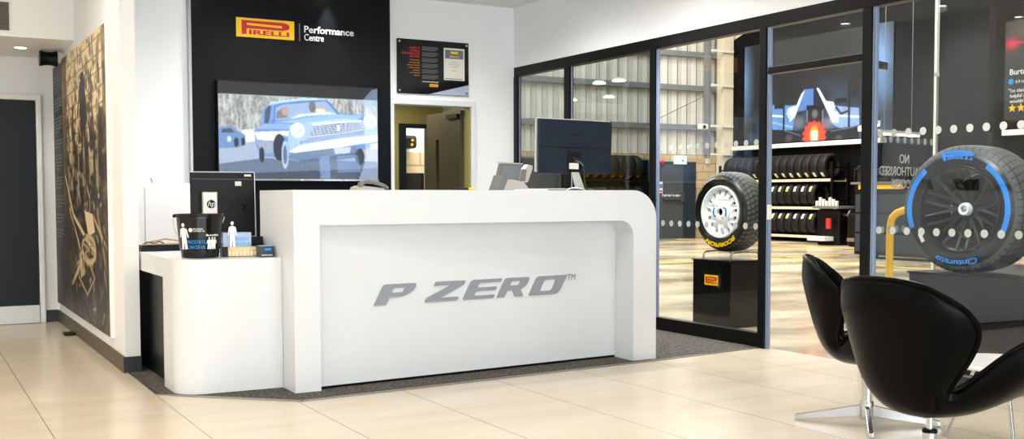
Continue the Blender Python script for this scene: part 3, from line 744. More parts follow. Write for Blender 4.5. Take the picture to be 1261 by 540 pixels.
t_ = thing('tyre_changer', 'black tyre changing machine with tall column beside the rack', 'machine', (18.9, 16.6, 0))
obj('base_cabinet', box(BM(), 18.4, 19.2, 16.25, 17.05, 0, .75, bev=.05), 'black', t_)
b = BM(); lathe(b, [(0, 0), (.32, 0), (.32, .05), (.1, .07), (0, .07)], 30, Matrix.Translation((18.75, 16.65, .75))); obj('turntable', b, 'steel', t_)
b = BM(); box(b, 19.2, 19.4, 16.6, 16.85, 0, 1.75, bev=.03); obj('column', b, 'black', t_)
b = BM(); box(b, 18.7, 19.35, 16.65, 16.8, 1.6, 1.74, bev=.03); cyl(b, (18.78, 16.72, 1.1), (18.78, 16.72, 1.95), .035); obj('mount_arm', b, 'steel', t_)
b = BM(); lathe(b, [(0, 0), (.17, 0), (.2, .08), (.2, .42), (.1, .52), (0, .54)], 24, Matrix.Translation((18.85, 17.0, 1.3))); obj('air_tank', b, 'black_gloss', t_, smooth=True)
b = BM(); box(b, 18.35, 18.42, 16.4, 16.6, .4, .62); box(b, 18.3, 18.42, 16.7, 16.95, .12, .2); obj('foot_pedals', b, 'steel', t_)
b = BM(); tube(b, [(19.3, 16.6, 1.7), (19.1, 16.4, 1.4), (18.9, 16.35, .9), (18.8, 16.4, .75)], .02, smooth=2); obj('hose', b, 'black', t_)
t_ = thing('tool_cabinet', 'black workshop tool cabinet with yellow drawer band behind the mirrored door lettering', 'cabinet', (15.6, 12.9, 0))
obj('carcass', box(BM(), 15.3, 15.9, 12.3, 14.0, 0.06, 1.35, bev=.02), 'black', t_)
obj('yellow_band', box(BM(), 15.29, 15.30, 12.9, 13.9, 1.38-.12, 1.34), 'ylw_line', t_)
for k in range(3): obj('drawer_front', box(BM(), 15.285, 15.30, 12.34, 13.96, .12+k*.36, .44+k*.36, bev=.005), M['darkblue'], t_)
b = BM()
for y in (12.4, 13.9): box(b, 15.4, 15.8, y-.03, y+.03, -.002, .06)
obj('foot_rail', b, 'black', t_)
obj('worktop', box(BM(), 15.25, 15.95, 12.25, 14.05, 1.35, 1.39), 'greyplastic', t_)
# LED battens
for i, (x, y, L, ang) in enumerate(((15.2, 13.6, 1.6, .9), (17.5, 14.9, 1.6, .2))):
    t = thing('led_batten', ['bright slanted LED batten seen above the mirrored door lettering', 'bright LED batten further back above the yellow hoop'][i], 'light', (x, y, 2.35), ang)
    obj('housing', box(BM(), -L/2, L/2, -.06, .06, .03, .09), 'sticker', t, world=False)
    obj('diffuser', box(BM(), -L/2+.02, L/2-.02, -.05, .05, 0, .03), 'ledtube', t, world=False)
    b = BM()
    for sx in (-L/3, L/3): cyl(b, (sx, 0, .09), (sx, 0, 5.55), .006, seg=6)
    obj('suspension_wire', b, 'steel', t, world=False)
for i, (x, y) in enumerate(((10.62, 15.50), (10.68, 15.0), (12.28, 17.58), (11.97, 18.47))):
    t = thing('disc_lamp', 'small round white lamp hanging in the workshop behind the second pane', 'light', (x, y, 3.1), 0, 'hanging disc lamps')
    b = BM(); cyl(b, (0, 0, .012), (0, 0, .05), .12, .08); obj('shade', b, 'sticker', t, world=False)
    b = BM(); cyl(b, (0, 0, 0), (0, 0, .012), .11); obj('diffuser', b, 'lamp', t, world=False)
    b = BM(); cyl(b, (0, 0, .05), (0, 0, 4.8), .005, seg=6); obj('wire', b, 'black', t, world=False)
# yellow hoop barrier
t_ = thing('hoop_barrier', 'bright yellow tubular hoop barrier behind the open glass door', 'barrier', (8.1, 6.9, 0))
b = BM(); tube(b, [(8.05, 6.93, 0.0), (8.05, 6.93, .5), (8.05, 6.93, .86), (8.07, 6.91, .97), (8.16, 6.83, 1.02), (8.35, 6.68, 1.02), (8.75, 6.36, 1.02), (8.93, 6.22, 1.02), (8.98, 6.18, .97), (9.0, 6.17, .86), (9.0, 6.17, .0)], .034, 14, smooth=1)
obj('hoop_tube', b, 'ylw_line', t_, smooth=True)
b = BM()
for x, y in ((8.05, 6.93), (9.0, 6.17)): cyl(b, (x, y, -.002), (x, y, .012), .08)
obj('base_flange', b, 'ylw_line', t_)
# review poster (backlit panel)
t_ = thing('review_display', 'dark display panel with white review text and yellow stars', 'display', (10.03, 6.5, 1.95))
obj('housing', box(BM(), 10.02, 10.10, 5.9, 7.17, 1.92, 2.95), 'black', t_)
rv = Pic(100, 80, (58, 52, 46)); rv.ell(.06, .23, .1, .1, (235, 40, 60), .9, .8); rv.line([(.05, .23), (.6, .2)], .02, (235, 40, 60), .7); rv.ell(.5, .12, .5, .12, (150, 140, 125), .7, .7)
rv.poly([(0, .36), (1, .36), (1, 1), (0, 1)], (34, 34, 36), .9)
picture('screen', rv, (10.018, 7.165, 1.93), (0, -1, 0), (0, 0, 1), 1.26, 1.01, picmat('review_screen', .8), t_)
b = BM(); join(b, text('Burton Road', .085, bold=.012), FY(10.015, 7.11, 2.39)); join(b, text('4.9 reviews', .045), FY(10.015, 7.04, 2.30))
for i, s in enumerate(('"1st class service, very', 'helpful and friendly staff', "wouldn't go elsewhere\"")): join(b, text(s, .052, bold=.004), FY(10.015, 7.12-.02*(i > 0), 2.21-i*.055))
obj('lettering', b, M['white'], t_)
b = BM(); cyl(b, (10.012, 7.09, 2.32), (10.016, 7.09, 2.32), .03); obj('logo_disc', b, 'blueprint', t_)
b = BM()
for k in range(5):
    cy = 7.07-k*.1; pts = []
    for j in range(10):
        a = PI/2+j*PI/5; r = .048 if j % 2 == 0 else .02; pts.append((r*math.cos(a), r*math.sin(a)))
    prism(b, pts, FY(10.016, cy, 2.045), .003)
obj('rating_stars', b, M['yellow'], t_)
b = BM(); cyl(b, (10.06, 6.2, 0), (10.06, 6.2, 1.92), .03); cyl(b, (10.06, 6.9, 0), (10.06, 6.9, 1.92), .03); obj('stand_pole', b, 'black', t_)

# ------------------------------------------------------------------ wheels
def wheel(lab, ctr, az, R, W, ri, style):
    """ctr = centre of visible face; az: yaw of face frame; local x right, y up, z out of the face"""
    t = thing('tyre_exhibit', lab, 'tyre', ctr)
    nx = Vector((math.sin(az), math.cos(az), 0)); right = Vector((0, 0, 1)).cross(nx)
    mt = Matrix((right, Vector((0, 0, 1)), nx)).transposed().to_4x4(); t.rotation_euler = mt.to_euler()
    tm = M['tread_rally'] if style == 'rally' else M['tread_wet']
    b = BM(); sh = .035 if style == 'rally' else .05
    # tread body
    prof = [(R-sh, -.012), (R-.012, -.035), (R-.002, -.06), (R, -W*.3), (R+.001, -W*.5), (R, -W*.7), (R-.002, -W+.06), (R-.012, -W+.035), (R-sh, -W+.012), (R-sh-.02, -W+.01), (R-sh-.02, -.014)]
    lathe(b, prof, 96, closed=True); obj('tread', b, tm, t, world=False, smooth=True)
    b = BM(); sw = [(R-sh+.004, -.014), (R-sh-.02, .002), ((R+ri)/2, .010), (ri+.02, .002), (ri, -.012), (ri-.004, -.03), (ri-.004, -W+.03), (ri, -W+.01), (ri+.03, -W), (R-sh, -W+.012), (R-sh-.03, -W+.03), (R-sh-.03, -.03)]
    lathe(b, sw, 96, closed=True); obj('sidewall', b, 'rubber_gloss', t, world=False, smooth=True)
    face = .012
    if style == 'rally':
        rm = M['whiterim']
        b = BM(); lathe(b, [(ri-.004, -.004), (ri-.012, .006), (ri-.022, .004), (ri-.028, -.02), (ri-.04, -W+.05), (ri-.032, -W+.045), (ri-.012, -.03), (ri-.004, -.02)], 72, closed=True); obj('rim_barrel', b, rm, t, world=False, smooth=True)
        circ = lambda r, n=72: [(r*math.cos(2*PI*k/n), r*math.sin(2*PI*k/n)) for k in range(n)]
        lps = [circ(ri-.026), circ(.034, 36)]
        for k in range(15):
            a = 2*PI*k/15+.1; sl0 = roundloop([(ri-.098, -.010), (ri-.040, -.0185), (ri-.040, .0185), (ri-.098, .010)], .014)
            lps.append([(x*math.cos(a)-y*math.sin(a), x*math.sin(a)+y*math.cos(a)) for x, y in sl0])
        b = loops2d(lps, .012)
        for v in b.verts:
            r0 = math.hypot(v.co.x, v.co.y); v.co.z += -.03-.028*max(0, min(1, (r0-.10)/.10))
        obj('spoke_disc', place(b, Matrix.Identity(4)), rm, t, world=False)
        b = BM(); lathe(b, [(.034, -.05), (.034, -.004), (.055, -.002), (.085, -.01), (.10, -.022), (.10, -.05)], 48, closed=True); obj('hub', b, rm, t, world=False, smooth=True)
        b = BM(); lathe(b, [(0, -.06), (.034, -.06), (.034, -.03), (.028, -.03), (.028, -.05), (0, -.05)], 30); obj('hub_bore', b, 'black', t, world=False)
        b = BM()
        for k in range(4): cyl(b, (.062*math.cos(k*PI/2+.6), .062*math.sin(k*PI/2+.6), -.006), (.062*math.cos(k*PI/2+.6), .062*math.sin(k*PI/2+.6), .001), .006, seg=12)
        obj('bolt_holes', b, 'black', t, world=False)
        b = ring_text('EVOCORSE', .072, -PI/2, .010, .07, face=-.004, ext=.004); join(b, ring_text('EVOCORSE', .072, PI/2, .010, .07, face=-.004, ext=.004)); obj('rim_lettering', b, 'blueprint', t, world=False)
        b = BM(); lathe(b, [(0, -W+.04), (ri-.045, -W+.04), (ri-.045, -W+.05), (0, -W+.05)], 40); obj('back_disc', b, 'black', t, world=False)
        lh = (R-ri)*.26
        b = ring_text('SCORPION', ri+(R-ri)*.32, PI-.10, lh*1.1, .36, bold=.05, face=face, shear=.2)
        obj('tyre_lettering', b, 'yellow', t, world=False)
        b = BM(); lw, lh2 = .10, .026; join(b, logo_bm(lw, lh2, .0012), Matrix.Translation((-lw/2, ri+(R-ri)*.40, face))); obj('brand_mark', b, M['gold'], t, world=False)
        b = ring_text('R5', ri+(R-ri)*.42, -.85, .02, .035, face=face); obj('size_mark', b, M['gold'], t, world=False)
    else:
        rm = M['blackrim']
        b = BM(); lathe(b, [(ri-.004, -.004), (ri-.010, .004), (ri-.018, .002), (ri-.024, -.03), (ri-.05, -W*.55), (ri-.05, -W+.05), (ri-.042, -W+.05), (ri-.03, -W*.5), (ri-.008, -.03)], 80, closed=True); obj('rim_barrel', b, rm, t, world=False, smooth=True)
        b = BM(); N = 10
        for k in range(N):
            a0 = 2*PI*k/N
            for s in (-1, 1):
                p0 = Vector((.05*math.cos(a0), .05*math.sin(a0), -.125)); a1 = a0+s*.2; p1 = Vector(((ri-.022)*math.cos(a1), (ri-.022)*math.sin(a1), -.045))
                pm = p0.lerp(p1, .4); pm = Vector((pm.x*.6+.4*math.cos(a0)*pm.xy.length, pm.y*.6+.4*math.sin(a0)*pm.xy.length, -.115))
                tube(b, [p0, pm, p1], .0105, 8, smooth=1)
        obj('spokes', b, rm, t, world=False, smooth=True)
        b = BM(); lathe(b, [(0, -.10), (.05, -.105), (.07, -.13), (.07, -.16), (0, -.16)], 40); obj('hub', b, rm, t, world=False, smooth=True)
        b = BM(); lathe(b, [(.0, -.09), (.022, -.09), (.022, -.066), (.034, -.064), (.040, -.075), (.042, -.11), (0, -.11)], 32); obj('centre_lock_nut', b, 'whiterim', t, world=False, smooth=True)
        b = BM(); lathe(b, [(0, -.085), (.0215, -.085), (.0215, -.072), (.008, -.062), (0, -.062)], 6); obj('nut_core', b, 'steel', t, world=False)
        b = BM(); lathe(b, [(0, -W+.04), (ri-.06, -W+.04), (ri-.06, -W+.05), (0, -W+.05)], 40); obj('back_disc', b, 'black', t, world=False)
        lw, lh2 = .19, .052; rr = ri+(R-ri)*.32
        b = logo_bm(lw, lh2, .0012)
        bmesh.ops.subdivide_edges(b, edges=[e for e in b.edges if e.calc_length() > .01], cuts=3)
        for v in b.verts:
            th = PI/2-(v.co.x-lw/2)/rr; q = rr+v.co.y; v.co = Vector((q*math.cos(th), q*math.sin(th), face+v.co.z))
        obj('brand_mark', b, M['bluemark'], t, world=False)
        b = ring_text('Cinturato', rr+.004, PI, .036, .27, bold=.02, face=face); obj('tyre_lettering', b, M['bluemark'], t, world=False)
        for a0, a1 in ((.62, 2.05), (-1.95, -.72)):
            b = BM(); n = 24; rows = []
            for i in range(n+1):
                a = a0+(a1-a0)*i/n
                rows.append([b.verts.new((r*math.sin(a), r*math.cos(a), z)) for r, z in ((rr-.006, face), (rr+.028, face), (rr+.028, face+.0015), (rr-.006, face+.0015))])
            for A, B in zip(rows, rows[1:]):
                for k in range(4): b.faces.new((A[k], A[(k+1) % 4], B[(k+1) % 4], B[k]))
            b.faces.new(rows[0][::-1]); b.faces.new(rows[-1]); bmesh.ops.recalc_face_normals(b, faces=b.faces[:])
            obj('blue_band', b, M['bluemark'], t, world=False)
        bb = BM(); box(bb, -.012, .012, -.03, .03, face, face+.001); join(bb2 := BM(), bb, Matrix.Translation((-.24, -.185, 0)) @ Matrix.Rotation(.5, 4, 'Z')); obj('barcode_sticker', bb2, 'sticker', t, world=False)
    return t
M['bluemark'] = mat('blue_tyre_marking', rgb(35, 140, 235), .4)
wheel('white-rimmed rally tyre with yellow lettering on a black pedestal', (6.235, 7.235, 1.005), math.radians(266), .352, .275, .236, 'rally')
wheel('large black-rimmed wet racing tyre with blue sidewall bands behind the right pane', (5.765, 4.435, 1.060), math.radians(262), .405, .36, .275, 'wet')
# pedestals
def pedestal(lab, x0, x1, y0, y1, h, badge, cy0):
    t = thing('display_pedestal', lab, 'pedestal', ((x0+x1)/2, (y0+y1)/2, 0))
    obj('body', box(BM(), x0, x1, y0, y1, 0, h-.012, bev=.003), 'black_gloss', t)
    obj('top_plate', box(BM(), x0-.01, x1+.01, y0-.01, y1+.01, h-.012, h, bev=.002), 'black', t)
    if badge:
        obj('badge_plate', box(BM(), x0-.012, x0-.001, y1-.355, y1-.175, h-.225, h-.135), 'yellow', t)
        b = BM(); join(b, logo_bm(.15, .06, .001), FY(x0-.0135, y1-.19, h-.210)); obj('badge_lettering', b, 'red', t)
        obj('badge_edge', box(BM(), x0-.0125, x0-.001, y1-.362, y1-.355, h-.24, h-.12), 'chrome', t)
    for yy in (cy0-.17, cy0+.19) if badge else ():
        b = BM(); tube(b, [(x0+.03, yy, h-.005), (x0+.03, yy, h+.05), (x0+.06, yy, h+.07), (x0+.32, yy, h+.07), (x0+.35, yy, h+.05), (x0+.35, yy, h-.005)] , .007, 10, smooth=2)
        obj('tyre_cradle', b, 'steel', t, smooth=True)
    return t
pedestal('black box pedestal with small yellow logo badge under the white-rimmed tyre', 6.19, 6.56, 7.03, 7.535, .585, True, 7.235)
pedestal('wide plain black plinth under the blue-banded racing tyre', 5.74, 7.3, 2.6, 4.78, .652, False, 4.435)

# ------------------------------------------------------------------ reception desk
D = thing('reception_desk', 'tall white reception counter with silver P ZERO lettering', 'reception desk', (3.27, 6.3, 0))
DY = 5.97; DT = 1.187
outer = [(1.96, 0.006), (1.96, DT)]
r = .2
for k in range(13):
    a = PI/2-k*PI/24; outer.append((4.575-r+r*math.cos(a), DT-r+r*math.sin(a)))
outer += [(4.575, 0.006), (4.38, .006)]
ri_ = .11
for k in range(9):
    a = k*PI/16; outer.append((4.38-ri_+ri_*math.cos(a), .98-ri_+ri_*math.sin(a)))
outer += [(2.118, .98), (2.118, .006)]
b = BM(); prism(b, outer, FX(0, 6.22, 0), .25); obj('fascia_frame', b, 'white_desk', D, smooth=True)
b = BM(); prism(b, [(2.119, 6.02), (4.379, 6.185), (4.379, 6.219), (2.119, 6.219)], Matrix.Translation((0, 0, .022)), .957)
obj('recessed_panel', b, 'white_desk', D)
b = BM(); prism(b, [(2.119, 6.035), (4.379, 6.2), (4.379, 6.215), (2.119, 6.215)], Matrix.Translation((0, 0, .006)), .015); obj('plinth', b, 'black', D)
# counter slab following the rounded end, sides
sl = [(1.96, DT), (4.375, DT)]
for k in range(1, 13):
    a = PI/2-k*PI/24; sl.append((4.375+r*math.cos(a), DT-r+r*math.sin(a)))
sl += [(4.575, .006), (4.535, .006), (4.535, DT-r)]
for k in range(11, 0, -1):
    a = PI/2-k*PI/24; sl.append((4.375+(r-.04)*math.cos(a), DT-r+(r-.04)*math.sin(a)))
sl += [(4.375, DT-.04), (2.0, DT-.04), (2.0, .006), (1.96, .006)]
b = BM(); prism(b, sl, FX(0, 6.63, 0), .41); obj('counter_shell', b, 'white_desk', D, smooth=True)
obj('work_surface', box(BM(), 2.0, 4.53, 6.23, 6.95, .72, .75), 'white_desk', D)
b = BM()
for x in (2.4, 4.1): box(b, x, x+.03, 6.3, 6.9, .006, .72)
obj('inner_support', b, 'white_desk', D)
# P ZERO lettering
def px2X(x): return None
def letters():
    b = BM(); sh = .55; H = .126
    def put(X0, zb, W, loops, hole=None):
        k = H
        def mp(p): return (p[0]*W*k+p[1]*sh*k, p[1]*k)
        L = [roundloop([mp(p) for p in lp], [q*k for q in rr] if isinstance(rr, (list, tuple)) else rr*k) for lp, rr in loops]
        ang = math.atan2(.165, 2.26)
        yy = 6.02+(X0-2.119)*.073-.004
        obj('brand_letter', place(loops2d(L, .003), P3((X0, yy, zb), (math.cos(ang), math.sin(ang), 0), (0, 0, 1))), 'silverletter', D)
    # widths in cap heights applied through W
    put(2.480, .483, 1.355, [([(0, 0), (.50, 0), (.50, .36), (1.05, .36), (1.38, .62), (1.38, 1), (.0, 1)], [.05, .05, .02, .3, .3, .2, .16]), ([(.5, .58), (.95, .58), (.95, .80), (.5, .80)], .06)])
    put(2.832, .483, 1.20, [([(0, 0), (1.60, 0), (1.60, .19), (.72, .19), (1.58, .78), (1.58, 1), (.1, 1), (.1, .80), (.92, .80), (0, .20)], [.1, .1, .08, .02, .1, .12, .06, .05, .02, .1])])
    put(3.112, .483, 1.27, [([(0, 0), (1.48, 0), (1.48, .18), (.46, .18), (.46, .41), (1.42, .41), (1.42, .59), (.46, .59), (.46, .82), (1.50, .82), (1.50, 1), (0, 1)], [.1, .08, .08, .1, .1, .08, .08, .1, .1, .06, .06, .22])])
    put(3.372, .483, 1.13, [([(0, 0), (.44, 0), (.44, .34), (.72, .34), (1.02, 0), (1.5, 0), (1.18, .36), (1.42, .55), (1.42, 1), (0, 1)], [.08, .08, .08, .05, .03, .02, .05, .18, .16, .2]), ([(.46, .60), (.95, .60), (.95, .82), (.46, .82)], .07)])
    put(3.627, .483, 1.36, [([(0, 0), (1.44, 0), (1.50, 1), (0, 1)], [.08, .3, .08, .22]), ([(.45, .20), (1.02, .20), (1.02, .80), (.45, .80)], .14)])
    return b
letters().free()
b = BM(); ang = math.atan2(.165, 2.26)
join(b, text('TM', .06, w=.072, ext=.001, shear=.3), P3((3.955, 6.02+(3.94-2.119)*.073-.003, .572), (math.cos(ang), math.sin(ang), 0), (0, 0, 1))); obj('trademark_letters', b, 'silverletter', D)
# lower return desk
Rt = thing('return_desk', 'low white rounded desk joined to the left of the tall counter', 'desk', (1.66, 6.9, 0))
def arc(cx, cy, r, a0, a1, n=10): return [(cx+r*math.cos(a0+(a1-a0)*k/n), cy+r*math.sin(a0+(a1-a0)*k/n)) for k in range(n+1)]
rr = .15
outp = [(1.352, 8.3)] + arc(1.352+rr, 6.212+rr, rr, PI, 1.5*PI) + [(1.958, 6.195), (1.958, 8.3)]
b = BM(); prism(b, outp, Matrix.Translation((0, 0, .668)), .117); obj('desk_top', b, 'white_desk', Rt, smooth=True)
pan = [(1.352, 6.60)] + arc(1.352+rr, 6.212+rr, rr, PI, 1.5*PI) + [(1.958, 6.195), (1.958, 6.235)] + arc(1.352+rr, 6.212+rr, rr-.04, 1.5*PI, PI) + [(1.392, 6.60)]
b = BM(); prism(b, pan, Matrix.Translation((0, 0, .007)), .661); obj('curved_front_panel', b, 'white_desk', Rt, smooth=True)
obj('side_panel', box(BM(), 1.40, 1.43, 6.602, 8.28, .007, .668), 'black', Rt)

# ------------------------------------------------------------------ back wall furniture
Bp = thing('feature_panel', 'tall glossy black feature wall panel behind the reception', 'wall panel', (3.2, 9.7, 0))
obj('board', box(BM(), 2.262, 4.168, 9.675, YB-.001, 0.007, CH-.003), 'black_panel', Bp)
obj('edge_trim', box(BM(), 2.238, 2.26, 9.665, YB-.001, 0.007, CH-.003), 'steel', Bp)
L_ = thing('logo_sign', 'yellow sign with red word mark and white Performance Centre lettering', 'sign', (3.2, 9.67, 2.6))
obj('yellow_plate', box(BM(), 2.66, 3.20, 9.655, 9.674, 2.592, 2.765, bev=.002), M['yellow'], L_)
b = BM(); join(b, logo_bm(.445, .125, .0015), FX(2.708, 9.6535, 2.618)); obj('word_mark', b, 'red', L_)
obj('divider_bar', box(BM(), 3.25, 3.258, 9.665, 9.674, 2.59, 2.755), 'greyprint', L_)
b = BM(); join(b, text('Performance', .088, w=.49, bold=.012, ext=.003), FX(3.30, 9.671, 2.676)); join(b, text('Centre', .088, w=.19, bold=.004, ext=.003), FX(3.30, 9.671, 2.602)); obj('lettering', b, M['white'], L_)

# television
TV = thing('television', 'large wall television showing a blue classic saloon car', 'television', (3.235, 9.66, 1.30))
obj('casing', box(BM(), 2.462, 4.006, 9.60, 9.674, 1.292, 2.19, bev=.006), 'black', TV)
obj('bottom_bezel', box(BM(), 2.464, 4.004, 9.592, 9.60, 1.294, 1.31), 'chrome', TV)
obj('brand_badge', box(BM(), 3.22, 3.26, 9.588, 9.592, 1.297, 1.307), 'sticker', TV)
tp = Pic(300, 176, (24, 26, 28)); asp = .58
def n(x, y):
    t = (x-47)/756; yt = 93+34*t; yb = 500+5*t; v = (y-yt)/(yb-yt)
    return (t, .135+v*.865)
def q(*p): return [n(*a) for a in p]
tp.poly(q((40, 80), (810, 115), (810, 520), (40, 520)), (168, 172, 172))
nz = tp.noise(60, 14)*.5+tp.noise(120, 50)*.5; top = tp.mask(q((40, 94), (810, 128), (810, 262), (40, 262))).astype(float)
tp.blend(top*np.clip(nz*1.8-.4, 0, 1), (96, 92, 82), .8); tp.blend(top*np.clip(tp.noise(90, 8)*2-1, 0, 1), (214, 214, 208), .8)
tp.poly(q((150, 268), (215, 262), (225, 330), (150, 330)), (214, 218, 222))
tp.poly(q((40, 350), (235, 315), (240, 405), (40, 430)), (150, 162, 180))
tp.poly(q((40, 430), (240, 402), (820, 420), (820, 520), (40, 520)), (86, 100, 122))
tp.poly(q((40, 480), (820, 450), (820, 520), (40, 520)), (34, 46, 62), .8)
# small car behind
tp.poly(q((40, 262), (70, 250), (110, 250), (135, 272), (165, 290), (163, 340), (130, 350), (40, 355)), (92, 124, 168))
tp.poly(q((60, 262), (100, 258), (120, 278), (60, 280)), (50, 62, 80)); tp.ell(*n(93, 310), .012, .03, (190, 205, 225)); tp.ell(*n(125, 325), .014, .05, (30, 40, 55)); tp.ell(*n(156, 322), .012, .045, (30, 40, 55))
# main body
tp.poly(q((205, 268), (250, 240), (300, 222), (375, 222), (440, 205), (600, 185), (730, 195), (790, 215), (800, 260), (800, 340), (700, 372), (690, 400), (560, 415), (420, 418), (300, 400), (232, 392), (215, 340)), (98, 130, 178))
# roof and glass
tp.poly(q((238, 240), (246, 175), (262, 150), (300, 134), (420, 118), (548, 122), (570, 140), (612, 190), (440, 207), (370, 222), (290, 228)), (98, 140, 196))
tp.poly(q((252, 235), (256, 175), (272, 152), (286, 150), (280, 200), (272, 235)), (52, 66, 88))
tp.poly(q((300, 218), (303, 155), (330, 142), (540, 128), (560, 145), (598, 188), (450, 196), (372, 214)), (140, 162, 192))
tp.poly(q((310, 212), (310, 180), (340, 160), (365, 168), (362, 205)), (110, 106, 112)); tp.ell(*n(350, 176), .02, .05, (168, 138, 118)); tp.ell(*n(480, 155), .022, .06, (100, 96, 98)); tp.ell(*n(520, 170), .035, .028, (214, 164, 100)); tp.ell(*n(520, 176), .03, .025, (205, 214, 226))
tp.poly(q((372, 214), (420, 190), (560, 180), (600, 190), (450, 200)), (228, 236, 246), .8)
tp.line(q((290, 228), (300, 218), (303, 155), (340, 140), (545, 124), (612, 192)), .006, (62, 104, 172), 1, asp)
tp.line(q((285, 135), (420, 117), (548, 120)), .004, (190, 215, 245), 1, asp)
# bonnet highlights, side
tp.poly(q((300, 232), (440, 208), (600, 190), (730, 198), (700, 222), (480, 240), (430, 250), (395, 232)), (138, 174, 222))
tp.poly(q((205, 275), (370, 270), (375, 300), (330, 292), (310, 320), (220, 315)), (222, 218, 204), .9)
tp.poly(q((215, 318), (310, 325), (315, 375), (240, 380)), (140, 150, 168))
tp.ell(*n(322, 350), .038, .14, (24, 34, 50)); tp.ell(*n(348, 385), .022, .15, (160, 176, 200)); tp.ell(*n(348, 385), .012, .10, (70, 90, 120)); tp.ell(*n(240, 385), .016, .08, (24, 34, 50))
# nose
tp.poly(q((370, 240), (450, 235), (480, 240), (690, 222), (735, 225), (800, 215), (803, 320), (600, 352), (370, 372), (360, 330)), (150, 176, 214))
tp.ell(*n(408, 268), .050, .09, (222, 231, 243), 1, .25); tp.ell(*n(412, 268), .034, .06, (192, 208, 230), 1, .4); tp.ell(*n(406, 262), .014, .028, (240, 245, 250), 1, .6)
tp.poly(q((440, 232), (610, 214), (720, 216), (600, 222), (480, 236)), (190, 214, 245), .7); tp.poly(q((250, 238), (370, 236), (380, 262), (215, 262)), (150, 184, 226), .5); tp.poly(q((262, 150), (300, 134), (420, 118), (548, 122), (420, 126), (305, 142)), (168, 200, 240), .8); tp.poly(q((380, 396), (560, 382), (690, 352), (690, 400), (560, 415), (420, 418)), (46, 58, 78), .6)
tp.ell(*n(765, 225), .045, .08, (214, 226, 242)); tp.ell(*n(765, 225), .026, .05, (190, 208, 235))
tp.poly(q((488, 246), (600, 232), (718, 226), (730, 264), (600, 286), (462, 300)), (52, 66, 92))
for k in range(7):
    f = k/6; tp.line(q((486-f*22, 248+f*50), (600-f*2, 234+f*50), (719+f*10, 227+f*36)), .0035, (222, 230, 242), 1, asp)
for x in (520, 560, 640, 680): tp.line(q((x, 240), (x-6, 290)), .0025, (190, 200, 220), .7, asp)
tp.line(q((480, 240), (600, 228), (722, 222)), .005, (236, 240, 248), 1, asp); tp.ell(*n(606, 256), .011, .035, (220, 226, 236))
tp.poly(q((420, 320), (462, 306), (640, 284), (738, 268), (738, 288), (620, 304), (420, 336)), (96, 120, 158))
for k in range(3): tp.line(q((425, 316+k*8), (620, 292+k*7), (738, 272+k*7)), .0025, (205, 216, 235), .9, asp)
tp.poly(q((362, 372), (420, 340), (620, 308), (803, 290), (803, 322), (700, 336), (420, 378)), (226, 236, 248))
tp.poly(q((380, 378), (690, 340), (700, 372), (560, 392), (420, 414), (360, 400)), (92, 112, 142))
tp.poly(q((580, 350), (668, 348), (660, 378), (588, 382)), (176, 190, 206)); tp.ell(*n(712, 395), .03, .09, (34, 44, 58))
tp.poly(q((765, 335), (803, 330), (803, 358), (765, 360)), (236, 236, 232), .9); tp.poly(q((510, 395), (560, 392), (566, 500), (516, 500)), (120, 150, 196), .6); tp.poly(q((600, 390), (700, 385), (720, 470), (600, 470)), (110, 140, 186), .5)
tp.poly(q((730, 92), (810, 60), (810, 520), (700, 520), (745, 400), (735, 300)), (208, 226, 250), .45)
tp.a[:int(.135*176)] = np.array((27, 30, 33))/255.; tp.poly([(.9, .135), (.96, .02), (1, .0), (1, .2), (.9, .2)], (150, 170, 200), .6)
tp.blur(2); tp.a = np.clip((tp.a*1.02+(tp.noise(150, 88)[..., None]-.5)*.05*(tp.a.mean(-1, keepdims=True) > .15)), 0, 1)*np.array((.98, 1.0, 1.03)); tp.a[int(.135*176):] = tp.a[int(.135*176):]*.92+.08  # last lift toward white imitates reflections washing over the screen
picture('screen', tp, (2.472, 9.5985, 1.31), (1, 0, 0), (0, 0, 1), 1.526, .872, picmat('tv_screen', .8, .1), TV)

# plaque
Pl = thing('wall_plaque', 'black acrylic information plaque with framed certificate above the doorway', 'plaque', (4.65, 9.72, 2.163))
obj('acrylic_board', box(BM(), 4.256, 5.047, 9.712, 9.722, 2.163, 2.698, bev=.001), 'black_gloss', Pl)
b = BM(); prism(b, [(4.60, 2.166), (5.044, 2.166), (5.044, 2.275)], FX(0, 9.712, 0), .001); obj('pale_corner', b, 'silvergrey', Pl)
b = BM()
for x in (4.28, 5.02):
    for z in (2.19, 2.67): cyl(b, (x, 9.712, z), (x, 9.704, z), .011)
obj('standoff_bolt', b, 'chrome', Pl)
obj('certificate', box(BM(), 4.765, 4.997, 9.706, 9.7115, 2.315, 2.635), 'sticker', Pl)
obj('certificate_header', box(BM(), 4.778, 4.982, 9.705, 9.706, 2.53, 2.618), 'greyplastic', Pl)
b = BM(); box(b, 4.84, 4.92, 9.704, 9.705, 2.58, 2.602); box(b, 4.85, 4.91, 9.704, 9.706, 2.405, 2.418); obj('certificate_logo', b, M['yellow'], Pl)
b = BM(); join(b, text('CERTIFICATE', .018, align='CENTER', ext=.0004), FX(4.88, 9.7045, 2.545))
b2 = BM()
for i, s in enumerate(('awarded to', 'Performance Centre', 'for excellence')): join(b2, text(s, .016, align='CENTER', ext=.0004), FX(4.88, 9.7055, 2.49-i*.022))
box(b2, 4.78, 4.98, 9.7055, 9.706, 2.325, 2.333)
obj('certificate_text', b2, 'greyprint', Pl); obj('certificate_title', b, 'white', Pl)
b = BM()
for i, s in enumerate(('WHAT IS', 'A PIRELLI', 'PERFORMANCE', 'CENTRE?')):
    tb = text(s, .028, bold=.01, ext=.0004, shear=.2); w = max(v.co.x for v in tb.verts); join(b, tb, FX(4.50-w, 9.7115, 2.605-i*.028))
obj('red_heading', b, 'redprint', Pl)
